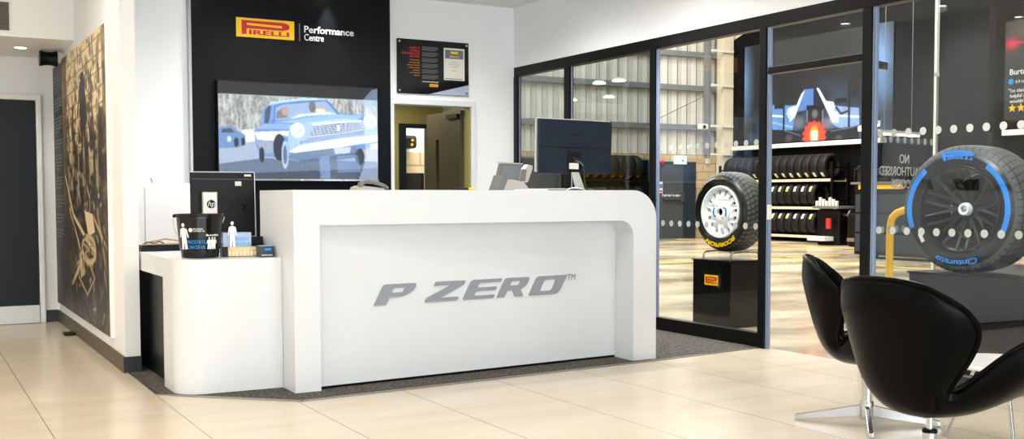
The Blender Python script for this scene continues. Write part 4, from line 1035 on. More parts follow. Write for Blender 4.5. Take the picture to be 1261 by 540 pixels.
b = BM()
for i, s in enumerate(('WE OFFER EXPERT', 'ADVICE AND CARE', 'PREMIUM TYRE SERVICE', 'WHEEL ALIGNMENT', 'BALANCING', 'PUNCTURE REPAIR', 'SERVICING')):
    tb = text(s, .013, ext=.0004); w = max(v.co.x for v in tb.verts); join(b, tb, FX(4.50-w, 9.7115, 2.49-i*.025))
obj('orange_list', b, 'orangeprint', Pl)
b = BM()
for blk in range(6):
    for i in range(4): box(b, 4.525, 4.70-(.03 if i == 3 else 0), 9.7112, 9.7118, 2.628-blk*.056-i*.011, 2.6315-blk*.056-i*.011)
obj('body_text', b, 'greyprint', Pl)
b = BM(); join(b, text('www.performancecentre.co.uk', .016, w=.18, bold=.02, ext=.0004), FX(4.525, 9.7115, 2.283)); obj('web_address', b, 'white', Pl)
obj('logo_plate', box(BM(), 4.607, 4.70, 9.711, 9.7118, 2.24, 2.268), 'yellow', Pl)
b = BM(); join(b, logo_bm(.075, .018, .0004), FX(4.616, 9.7108, 2.245)); obj('logo_lettering', b, 'red', Pl)

# white storage cabinet at the back
Cb = thing('storage_cabinet', 'waist-high white cupboard against the back wall left of the black panel', 'cabinet', (1.79, 9.53, 0))
obj('carcass', box(BM(), 1.345, 2.20, 9.34, YB-.001, .007, 1.265, bev=.002), 'white_cab', Cb)
for x0, x1 in ((1.35, 1.77), (1.775, 2.196)): obj('door_panel', box(BM(), x0, x1, 9.32, 9.34, .08, 1.235, bev=.002), 'white_cab', Cb)
t_ = thing('coat_hook', 'tiny dark hook standing on the white cupboard', 'hook', (1.86, 9.45, 1.265))
b = BM(); tube(b, [(1.86, 9.45, 1.266), (1.86, 9.45, 1.29), (1.855, 9.45, 1.30), (1.845, 9.45, 1.305)], .004, 8, smooth=1); obj('hook_wire', b, 'black', t_)

# ------------------------------------------------------------------ sepia mural on the left wall
Mu = thing('sepia_mural', 'tall sepia photograph board of an old factory with dark caption strip', 'mural', (1.23, 9.1, .18))
obj('photo_board', box(BM(), 1.216, 1.2445, 7.655, 9.88, .185, 2.325), 'white', Mu)
obj('caption_board', box(BM(), 1.224, 1.2445, 9.885, 10.57, .185, 2.315), M['black'], Mu)
sp = Pic(150, 260, (120, 96, 62)); asp = 1.0
def f3(a, lo, hi): return np.clip((a-lo)/(hi-lo), 0, 1)
nA = sp.noise(14, 22); nB = sp.noise(34, 60); nC = sp.noise(70, 110)
v = f3(nA*.5+nB*.35+nC*.15, .36, .64)
up = np.clip(1-(sp.Y-.05)/.5, 0, 1)
light = np.array((244, 220, 176))/255.; dark = np.array((18, 13, 8))/255.
mixv = np.clip(v*.75+up*.85-.22, 0, 1)[..., None]; sp.a = dark*(1-mixv)+light*mixv
for k in range(9):
    y = .03+k*.055; sp.line([(0.1, y+.02), (1, y-.01)], .004, (120, 96, 62), .6)
    for j in range(5):
        x = nr.rand(); sp.line([(x, y-.02), (x+.01, y+.03)], .012, (50, 40, 28), .6)
sp.poly([(0, 0), (.13, 0), (.13, 1), (0, 1)], (70, 54, 34), .75); sp.line([(.02, 0), (.02, .8)], .01, (160, 130, 86), .7)
for x, w in ((.30, .02), (.47, .02), (.62, .03), (.76, .035), (.9, .03)): sp.line([(x, .30+nr.rand()*.1), (x+.02, .95)], w, (30, 24, 16), .75)
for x in (.24, .4, .55, .83): sp.line([(x, .25), (x, .55)], .012, (200, 172, 124), .6)
# figure
sp.ell(.52, .12, .04, .018, (46, 36, 26)); sp.poly([(.47, .135), (.58, .13), (.60, .24), (.56, .31), (.47, .31), (.45, .22)], (54, 42, 30)); sp.line([(.50, .30), (.50, .42)], .022, (44, 34, 24)); sp.line([(.56, .30), (.57, .42)], .02, (44, 34, 24)); sp.line([(.46, .16), (.40, .25)], .014, (60, 48, 34))
# lower half machinery
sp.poly([(0, .62), (1, .55), (1, 1), (0, 1)], (30, 24, 16), .45)
sp.line([(.05, .47), (.25, .62), (.55, .70), (.75, .74)], .014, (214, 190, 150), 1)
sp.poly([(.52, .60), (.70, .61), (.74, .67), (.60, .69)], (226, 206, 172)); sp.line([(.15, .6), (.42, .75)], .012, (190, 164, 120))
th = np.linspace(0, 2*PI, 26); sp.line([(.60+.15*math.cos(a), .735+.045*math.sin(a)) for a in th], .014, (196, 170, 126))
for k in range(3): a = .4+k*1.05; sp.line([(.60-.13*math.cos(a), .735-.04*math.sin(a)), (.60+.13*math.cos(a), .735+.04*math.sin(a))], .008, (170, 144, 100))
sp.line([(.32, .80), (.55, .76), (.72, .83), (.55, .90), (.36, .85), (.32, .80)], .009, (176, 150, 108)); sp.line([(.2, .88), (.45, .78)], .016, (200, 174, 130)); sp.line([(.8, .6), (.95, .78)], .02, (150, 124, 84)); sp.line([(.72, .62), (.98, .72)], .012, (180, 154, 110))
sp.poly([(.38, .76), (.48, .74), (.50, .83), (.40, .85)], (216, 190, 146), .85)
for k in range(60):
    x, y = .15+.8*nr.rand(), .45+.5*nr.rand(); sp.line([(x, y), (x+(nr.rand()-.5)*.1, y+(nr.rand()-.3)*.06)], .006+.008*nr.rand(), (206, 180, 136) if nr.rand() > .45 else (24, 18, 12), .7)
sp.poly([(.94, 0), (1, 0), (1, 1), (.94, 1)], (88, 66, 40), .5)
picture('photo_print', sp, (1.2145, 9.88, .19), (0, -1, 0), (0, 0, 1), 2.215, 2.13, picmat('sepia_print', 0, .45), Mu)
b = BM(); z = 2.2
rt = random.Random(3)
while z > .75:
    nline = rt.choice((4, 5, 5, 3))
    for i in range(nline):
        y1 = 9.99 + (.18 if i == nline-1 else rt.random()*.03)
        join(b, box(BM(), 1.2225, 1.2238, y1, 10.5, z, z+.011)); z -= .03
    z -= .045
obj('caption_text', b, 'greyprint', Mu)
t_ = thing('wall_loudspeaker', 'small black barrel-shaped loudspeaker under the corridor bulkhead', 'speaker', (1.12, 10.0, 2.3))
b = BM(); lathe(b, [(0, -.07), (.068, -.07), (.058, -.03), (.056, 0), (.058, .03), (.068, .07), (0, .07)], 32, P3((1.125, 10.0, 2.335), (0, 1, 0), (0, 0, 1)) ); 
obj('housing', b, 'black', t_, smooth=True)
b = BM(); box(b, 1.19, 1.244, 9.97, 10.03, 2.30, 2.39); obj('bracket', b, 'steel', t_)
t_ = thing('ceiling_vent', 'dark square vent in the corridor bulkhead', 'vent', (.55, 9.3, 2.46))
obj('vent_frame', box(BM(), .28, .768, 9.288, 9.2995, 2.455, 2.672), mat('vent_grey', rgb(90, 84, 76), .6), t_)
b = BM()
for k in range(7): box(b, .29, .758, 9.284, 9.2885, 2.465+k*.028, 2.478+k*.028)
obj('louvre', b, 'skirt', t_)
t_ = thing('door_stop', 'small black door stop on the floor under the mural', 'door stop', (1.18, 9.4, 0))
b = BM(); box(b, 1.14, 1.228, 9.45, 9.58, 0.001, .022, bev=.004); obj('wedge', b, 'black', t_)

# ------------------------------------------------------------------ downlights
def downlight(x, y, z, lab, group=None):
    t = thing('downlight', lab, 'light', (x, y, z), 0, group)
    b = BM(); lathe(b, [(.045, 0), (.062, 0), (.060, -.006), (.045, -.004)], 32, closed=True); obj('ring', b, 'white', t, world=False, smooth=True)
    b = BM(); cyl(b, (0, 0, -.003), (0, 0, -.001), .045); obj('diffuser', b, 'lamp', t, world=False)
def spot(x, y, z, W, ang=110, blend=.6, col=(1, .95, .88), size=.05, tilt=(0, 0)):
    l = bpy.data.lights.new('spot_lamp', 'SPOT'); l.energy = W; l.spot_size = math.radians(ang); l.spot_blend = blend; l.color = col; l.shadow_soft_size = size
    o = bpy.data.objects.new('spot_lamp', l); C.objects.link(o); o.location = (x, y, z); o.rotation_euler = (tilt[0], tilt[1], 0); return o
downlight(.905, 9.95, 2.41, 'glowing downlight in the bulkhead soffit near the loudspeaker')
spot(.905, 9.95, 2.395, 10)
spot(-.6, 9.95, 2.395, 10)
for x, y in ((-.8, 7.5), (-.8, 4.8), (-.8, 2.2), (-2.4, 7.5), (-2.4, 4.0)):  # added warm lamps stand in for light bounced off the floor
    downlight(x, y, CH, 'recessed round downlight in the showroom ceiling', 'showroom ceiling downlights')
    spot(x, y, CH-.02, 78, 165, .9, (1, .87, .68))
for x, y in ((1.87, 8.75), (1.87, 7.44), (.55, 7.49), (3.2, 8.2), (4.3, 8.0), (4.5, 6.6), (3.2, 5.0), (1.2, 4.6), (4.6, 4.4), (3.2, 2.4), (1.2, 2.2), (4.6, 2.2)):
    downlight(x, y, CH, 'recessed round downlight in the showroom ceiling', 'showroom ceiling downlights')
    spot(x, y, CH-.02, (9 if y > 8 else 22) if x < 2.5 and y > 7 else 120 if y > 6.7 else 85 if y > 6 else 28, 165, .9, (1, .97, .93))
for x in (2.30, 3.53):
    downlight(x, 9.52, CH, 'wall-washing downlight close above the black panel', 'wall washers above the black panel')
def aim(x, y, z, tx, ty, tz, W, ang):
    o = spot(x, y, z, W, ang, .6, (1, .98, .95), .04); o.rotation_euler = (Vector((tx, ty, tz))-Vector((x, y, z))).to_track_quat('-Z', 'Y').to_euler()
for x, y, tx, ty, tz, W, a in ((4.75, 3.7, 5.8, 4.4, 1.1, 150, 32), (5.0, 6.9, 6.25, 7.2, 1.0, 110, 30)):  # added spots, aimed through the glass to brighten the display tyres
    downlight(x, y, CH, 'recessed round downlight in the showroom ceiling', 'showroom ceiling downlights'); aim(x, y, CH-.02, tx, ty, tz, W, a)
spot(2.30, 9.60, CH-.02, 5, 50, .9, (1, .96, .9), .02); spot(3.53, 9.60, CH-.02, 60, 50, .9, (1, .96, .9), .02)

# ------------------------------------------------------------------ things on the desks
TZ = .785
# bucket
Bk = thing('donation_bucket', 'black plastic charity bucket with white handle on the low desk', 'bucket', (1.545, 6.47, TZ))
c0 = Vector((1.545, 6.47, TZ)); H = .262
b = BM(); lathe(b, [(0, 0), (.102, 0), (.108, .006), (.112, .05), (.118, .055), (.134, H-.03), (.134, H-.02), (.146, H-.018), (.148, H), (.136, H), (.130, H-.03), (.106, .012), (0, .01)], 56, Matrix.Translation(c0)); obj('tub', b, 'black_gloss', Bk, smooth=True)
b = BM(); tube(b, [c0+Vector((-.146*math.cos(a)*1.0, -.06*0, H-.012))+Vector((0, 0, 0)) if False else c0+Vector((-.150*math.cos(a), -.148*math.sin(a)*.9, H-.012-.12*math.sin(a))) for a in np.linspace(0, PI, 15)], .0028, 8)
b.free()
b = BM(); tube(b, [c0+Vector((-.150*math.cos(a), .10*math.sin(a), H-.012-.13*math.sin(a)*.0-.0)) for a in np.linspace(0, PI, 15)], .0028, 8); b.free()
b = BM(); tube(b, [c0+Vector((.150*math.cos(a), .0-.150*math.sin(a), H-.01-.14*math.sin(a))) for a in np.linspace(0, .62, 8)], .0032, 8); join(b, BM())
tube(b, [c0+Vector((-.150*math.cos(a), -.150*math.sin(a), H-.01-.14*math.sin(a))) for a in np.linspace(0, .62, 8)], .0032, 8)
b.free()
# handle hangs behind the tub
b = BM(); tube(b, [c0+Vector((.152*math.cos(a), .152*math.sin(a), H-.01-.17*math.sin(a))) for a in np.linspace(0, PI, 25)], .0032, 8); obj('handle', b, 'white', Bk, smooth=True)
b = BM()
for s in (-1, 1): cyl(b, c0+Vector((s*.14, 0, H-.012)), c0+Vector((s*.156, 0, H-.012)), .009)
obj('handle_lug', b, 'black', Bk)
def wrapc(bm_, cx, cy, zb, R0, slope, az):
    """wrap flat text (x along, y up) on a tapered bucket; az = direction of text centre"""
    if len(bm_.verts) < 4000: bmesh.ops.subdivide_edges(bm_, edges=[e for e in bm_.edges if e.calc_length() > .012], cuts=1)
    for v in bm_.verts:
        z = zb+v.co.y; R = R0+slope*z+.0008+v.co.z; a = az+v.co.x/R
        v.co = Vector((cx+R*math.cos(a), cy+R*math.sin(a), c0.z+z))
    return bm_
def person2d(h, ext=.0004):
    b = BM(); 
    cyl(b, (0, h*.92, -ext), (0, h*.92, ext), h*.075, seg=14)
    prism(b, [(x*h, y*h) for x, y in ((-.04, .82), (.04, .82), (.17, .76), (.23, .45), (.18, .44), (.13, .66), (.12, .42), (.14, 0), (.03, 0), (0, .38), (-.03, 0), (-.14, 0), (-.12, .42), (-.13, .66), (-.18, .44), (-.23, .45), (-.17, .76))], Matrix.Translation((0, 0, -ext)), 2*ext)
    return b
azc = math.atan2(-6.47, -1.545)      # towards the viewer
R0, sl_ = .1138, .0904
bw = BM(); join(bw, wrapc(person2d(.155), 1.545, 6.47, .055, R0, sl_, azc-.80))
for dx, sc in ((.44, .07), (.60, .07), (.74, .07)): join(bw, wrapc(person2d(sc), 1.545, 6.47, .055, R0, sl_, azc+dx))
tb = text('Men, we are with you', .019, w=.085, bold=.02, ext=.0004, align='CENTER'); join(bw, wrapc(tb, 1.545, 6.47, .132, R0, sl_, azc+.62))
tb = BM(); cyl(tb, (0, 0, -.0004), (0, 0, .0004), .012, seg=20); join(bw, wrapc(tb, 1.545, 6.47, .168, R0, sl_, azc-.42))
tb = text('PROSTATE', .012, bold=.01, ext=.0004); join(tb, text('CANCER UK', .012, bold=.01, ext=.0004), Matrix.Translation((0, -.012, 0))); join(bw, wrapc(tb, 1.545, 6.47, .17, R0, sl_, azc-.30))
obj('white_print', bw, M['white'], Bk)
tb = text('PROSTATE', .030, w=.105, bold=.004, ext=.0004); join(tb, text('CANCER UK', .030, w=.105, bold=.004, ext=.0004), Matrix.Translation((0, -.03, 0))); join(bw2 := BM(), wrapc(tb, 1.545, 6.47, .087, R0, sl_, azc-.60)); obj('blue_print', bw2, 'blueprint', Bk)

# collection boxes
def rotz(cx, cy, cz, a): return Matrix.Translation((cx, cy, cz)) @ Matrix.Rotation(a, 4, 'Z')
t_ = thing('pin_badge_box', 'gold card box of charity pin badges at the desk front', 'box', (1.80, 6.48, TZ), -.12)
obj('tray', box(BM(), -.125, .105, -.05, .05, 0, .06, bev=.002), 'black', t_, world=False)
b = BM(); box(b, -.090, .105, -.0525, -.0505, .003, .062); obj('gold_front', b, 'gold', t_, world=False)
b = BM()
for k in range(9): join(b, person2d(.028), P3((-.078+k*.0215, -.0532, .008), (1, 0, 0), (0, 0, 1)))
join(b, text('Wear a pin badge today', .017, w=.16, bold=.02, ext=.0004), P3((-.075, -.0532, .045), (1, 0, 0), (0, 0, 1))); obj('white_print', b, 'white', t_, world=False)
t_ = thing('collection_tin', 'clear blue charity box with prostate cancer lettering on the gold box', 'box', (1.76, 6.46, TZ+.0605), -.12)
obj('box_body', box(BM(), -.085, .085, -.04, .04, 0.0005, .088, bev=.004), 'bluetr', t_, world=False)
b = text('PROSTATE', .030, w=.09, bold=.004, ext=.0005); join(b, text('CANCER UK', .030, w=.1, bold=.004, ext=.0005), Matrix.Translation((0, -.03, 0))); obj('blue_print', place(b, P3((-.02, -.0408, .037), (1, 0, 0), (0, 0, 1))), 'blueprint', t_, world=False)
t_ = thing('charity_figure', 'white cut-out man emblem standing in front of the blue charity box', 'cut-out', (1.735, 6.42, TZ+.0605), -.12)
b = person2d(.155, .002)
for v in b.verts: v.co.x *= .78
b = b; obj('figure_panel', place(b, P3((-.01, -.012, 0.001), (1, 0, 0), (0, 0, 1))), 'white', t_, world=False)
t_ = thing('leaflet_box', 'black slanted leaflet box behind the gold box', 'box', (1.892, 6.60, TZ), 0)
b = BM(); prism(b, [(-.055, 0), (.055, 0), (.055, .07), (-.055, .118)], P3((-.06, 0, 0.0), (0, 1, 0), (0, 0, 1)), .12, bev=.003); obj('box_body', b, 'black', t_, world=False)
b = text('Men, we are', .02, w=.085, bold=.03, ext=.0004); obj('white_print', place(b, P3((-.045, -.0562, .045), (1, 0, 0), (0, 0, 1))), 'white', t_, world=False)
t_ = thing('card_reader_box', 'small dark blue box with blue logo at the right end of the low desk', 'box', (1.905, 6.345, TZ), -.05)
obj('box_body', box(BM(), -.045, .040, -.04, .04, 0, .065, bev=.002), 'darkblue', t_, world=False)
obj('lid', box(BM(), -.045, .040, -.04, .04, .0655, .070), 'bluetr', t_, world=False)
obj('blue_mark', box(BM(), -.012, .024, -.0412, -.0402, .04, .054), 'blueprint', t_, world=False)
obj('white_line', box(BM(), -.032, .034, -.0412, -.0402, .010, .014), 'white', t_, world=False)
# keyboard and stapler like clutter at the left
t_ = thing('label_printer', 'flat black keyboard tray with papers and cable at the far left of the low desk', 'keyboard', (1.50, 7.5, TZ))
obj('tray', box(BM(), 1.37, 1.72, 7.35, 7.62, TZ+.0005, TZ+.03, bev=.003), M['navy'], t_)
b = BM()
for i in range(4):
    for k in range(13): box(b, 1.38+k*.025, 1.40+k*.025, 7.37+i*.045, 7.405+i*.045, TZ+.03, TZ+.038)
obj('keys', b, 'black', t_)
t_ = thing('desk_papers', 'creased paper sheets with a pen on top of the keyboard tray', 'papers', (1.5, 7.68, TZ))
b = BM(); box(b, 1.42, 1.70, 7.40, 7.58, TZ+.040, TZ+.046); obj('sheets', place(b, Matrix.Identity(4)), 'gold', t_)
b = BM(); tube(b, [(1.44, 7.42, TZ+.06), (1.55, 7.45, TZ+.078), (1.72, 7.5, TZ+.05)], .005, 8); obj('pen', b, 'gold', t_)
b = BM(); tube(b, [(1.40, 7.4, TZ+.05), (1.43, 7.42, TZ+.062), (1.46, 7.38, TZ+.05), (1.50, 7.42, TZ+.065), (1.53, 7.4, TZ+.05)], .004, 8, smooth=2); obj('curled_cable', b, 'cable', t_)

# monitor on low desk
Mo = thing('small_monitor', 'black-backed computer monitor with silver stand on the low desk', 'monitor', (1.855, 7.1, TZ), math.radians(-4))
tl = Matrix.Rotation(math.radians(-3), 4, 'X')
b = BM(); box(b, -.212, .205, -.012, .012, .10, .525, bev=.006); obj('back_shell', place(b, tl), M['black'], Mo, world=False)
b = BM(); prism(b, [(-.216, .092), (.212, .092), (.212, .53), (-.216, .53), (-.216, .523), (.205, .523), (.205, .099), (-.216, .099)], P3((0, .016, 0), (1, 0, 0), (0, 0, 1)), .03, bev=.002); obj('silver_bezel', place(b, tl), 'silverplastic', Mo, world=False)
b = BM(); box(b, -.205, .20, -.0135, -.012, .478, .482); box(b, .13, .145, -.014, -.012, .27, .33); obj('panel_seam', place(b, tl), 'black_gloss', Mo, world=False)
obj('rating_label', place(box(BM(), .078, .12, -.0135, -.0122, .435, .465), tl), 'sticker', Mo, world=False)
obj('corner_label', place(box(BM(), .14, .185, -.0135, -.0122, .498, .512), tl), 'sticker', Mo, world=False)
b = BM(); box(b, -.145, -.05, -.06, -.02, .02, .395, bev=.006); box(b, -.14, .10, -.14, .05, .0005, .014, bev=.004); obj('stand', b, 'silverplastic', Mo, world=False)
b = BM(); cyl(b, (-.092, -.0615, .315), (-.092, -.060, .315), .028, seg=30); obj('logo_disc', b, 'black', Mo, world=False)
b = text('hp', .048, bold=.0, ext=.0005, align='CENTER', shear=.25); obj('logo_letters', place(b, P3((-.092, -.0624, .302), (1, 0, 0), (0, 0, 1))), 'silverplastic', Mo, world=False)

# monitor on counter
CT = DT+.0005
Ms = thing('wide_monitor', 'dark blue brushed computer monitor seen from behind on the tall counter', 'monitor', (4.17, 6.42, CT), math.radians(-3))
tl = Matrix.Translation((0, 0, 0)) @ Matrix.Rotation(math.radians(1.0), 4, 'Y')
b = BM(); box(b, -.288, .312, -.016, .012, .305, .50, bev=.004); obj('upper_back', place(b, tl), 'brushed', Ms, world=False)
b = BM(); prism(b, [(-.285, .115), (.309, .125), (.312, .304), (-.287, .304)], P3((0, .010, 0), (1, 0, 0), (0, 0, 1)), .022, bev=.003); obj('lower_back', place(b, tl), 'brushed', Ms, world=False)
b = BM(); box(b, -.300, .314, .012, .026, .126, .508, bev=.003); obj('screen_frame', place(b, tl), 'silverplastic', Ms, world=False)
b = BM(); box(b, -.050, .055, -.0175, -.0165, .125, .275); obj('port_recess', place(b, tl), 'black', Ms, world=False)
b = BM(); box(b, -.042, .036, -.019, -.0178, .152, .195); obj('rating_label', place(b, tl), 'sticker', Ms, world=False)
b = text('SAMSUNG', .020, w=.085, bold=.03, ext=.0005); obj('brand_letters', place(b, P3((-.02, -.0168, .39), (1, 0, 0), (0, 0, 1))), 'black', Ms, world=False)
b = BM()
for x, z in ((-.03, .455), (.07, .45), (-.03, .335), (.07, .33), (-.23, .13), (-.04, .13)): cyl(b, (x, -.0175, z), (x, -.016, z), .005, seg=12)
lathe(b, [(.014, -.001), (.018, -.001), (.018, .001), (.014, .001)], 20, P3((-.255, -.017, .155), (1, 0, 0), (0, 0, 1)), closed=True)
obj('screws', place(b, tl), 'black', Ms, world=False)
b = BM(); prism(b, [(-.025, .13), (.035, .13), (.085, 0.008), (.01, 0.008)], P3((0, -.02, 0), (1, 0, 0), (0, 0, 1)), .012, bev=.003); obj('stand_neck', b, 'silverplastic', Ms, world=False)
b = BM(); lathe(b, [(0, .0), (.13, 0), (.135, .006), (.12, .014), (0, .016)], 40, Matrix.Translation((.0, .05, 0.0005)) @ Matrix.Diagonal((1.5, .75, 1, 1))); obj('stand_base', b, 'brushed', Ms, world=False, smooth=True)
b = BM(); tube(b, [(-.02, -.02, .235), (.03, -.04, .22), (.065, -.04, .19), (.075, -.035, .12), (.08, -.04, .04), (.085, -.06, .008)], .005, 8, smooth=2); obj('video_cable', b, 'cable', Ms, world=False)
b = BM(); tube(b, [(.005, -.02, .215), (.04, -.045, .20), (.07, -.04, .17), (.07, -.03, .14)], .0035, 8, smooth=2); obj('power_cable', b, M['greyprint'], Ms, world=False)
t_ = thing('loose_cable', 'white and black cables lying on the counter below the wide monitor', 'cable', (4.05, 6.2, CT))
b = BM(); tube(b, [(3.95, 6.15, CT+.004), (3.99, 6.18, CT+.012), (4.04, 6.2, CT+.018), (4.10, 6.19, CT+.012), (4.14, 6.22, CT+.004)], .004, 8, smooth=2); obj('white_cable', b, 'white', t_)
b = BM(); tube(b, [(4.22, 6.2, CT+.005), (4.25, 6.22, CT+.014), (4.30, 6.2, CT+.016), (4.33, 6.24, CT+.005)], .005, 8, smooth=2); obj('black_cable', b, 'cable', t_)
# card terminal
Tm = thing('card_terminal', 'grey angular payment terminal stand on the counter beside the wide monitor', 'payment terminal', (3.62, 6.3, CT), math.radians(6)); Tm.scale = (1.16, 1, 1.22); Tm.location.x = 3.605
b = BM(); prism(b, [(-.13, 0), (.10, 0), (.055, .045), (-.03, .06), (-.10, .055)], P3((0, .05, 0), (1, 0, 0), (0, 0, 1)), .1, bev=.004); obj('base', b, 'silverplastic', Tm, world=False)
b = BM(); prism(b, [(-.135, .0), (-.095, .0), (-.055, .075), (-.098, .085)], P3((0, .06, 0), (1, 0, 0), (0, 0, 1)), .115, bev=.003); obj('left_cheek', b, 'greyplastic', Tm, world=False)
b = BM(); prism(b, [(-.10, .045), (.045, .04), (.085, .145), (-.07, .15)], P3((0, .05, 0), (1, 0, 0), (0, 0, 1)), .035, bev=.003); obj('screen_back', b, 'greyplastic', Tm, world=False)
b = BM(); prism(b, [(-.085, .058), (.040, .055), (.068, .132), (-.062, .134)], P3((0, .0148, 0), (1, 0, 0), (0, 0, 1)), .002); obj('screen_glass', b, mat('grey_blue_screen', rgb(120, 126, 136), .25), Tm, world=False)
b = BM(); prism(b, [(-.07, .148), (.085, .145), (.088, .152), (-.072, .156)], P3((0, .055, 0), (1, 0, 0), (0, 0, 1)), .045); obj('top_lip', b, 'silverplastic', Tm, world=False)
b = BM(); prism(b, [(.06, .05), (.115, .045), (.150, .12), (.150, .14), (.115, .145), (.088, .115)], P3((0, .05, 0), (1, 0, 0), (0, 0, 1)), .05, bev=.004); obj('receipt_printer', b, 'silverplastic', Tm, world=False)
b = BM(); prism(b, [(.055, .05), (.09, .05), (.1, .115), (.07, .12)], P3((0, -.004, 0), (1, 0, 0), (0, 0, 1)), .004); obj('side_recess', b, 'greyplastic', Tm, world=False)
t_ = thing('counter_papers', 'stack of white papers on the counter in front of the terminal', 'papers', (3.6, 6.1, CT))
b = BM(); box(b, 3.53, 3.72, 6.03, 6.14, CT, CT+.006); box(b, 3.62, 3.86, 6.02, 6.12, CT+.006, CT+.010); obj('sheets', b, 'white', t_)
t_ = thing('marker_pen', 'black and yellow marker pen lying on the counter left of the terminal', 'pen', (3.2, 6.2, CT))
b = BM(); cyl(b, (3.12, 6.2, CT+.008), (3.21, 6.19, CT+.008), .008); obj('barrel', b, 'black', t_)
b = BM(); cyl(b, (3.21, 6.19, CT+.008), (3.25, 6.186, CT+.008), .0085); obj('cap', b, 'yellow', t_)
# phone
Ph = thing('desk_telephone', 'dark grey curved desk telephone handset on the counter under the television', 'telephone', (2.55, 6.3, CT))
b = BM(); prism(b, [(-.10, 0), (.085, 0), (.095, .012), (.0, .022), (-.07, .028), (-.10, .016)], P3((2.55, 6.34, CT), (1, 0, 0), (0, 0, 1)), .12, bev=.003); obj('base', b, 'silverplastic', Ph)
hp = [(-.092, .018), (-.088, .045), (-.06, .062), (-.03, .066), (.03, .056), (.08, .036), (.105, .02), (.104, .006), (.085, .010), (.07, .022), (.02, .036), (-.04, .042), (-.062, .034), (-.068, .018)]
b = BM(); prism(b, hp, P3((2.55, 6.24, CT), (1, 0, 0), (0, 0, 1)), .045, bev=.006); obj('handset', b, 'greyplastic', Ph, smooth=True)

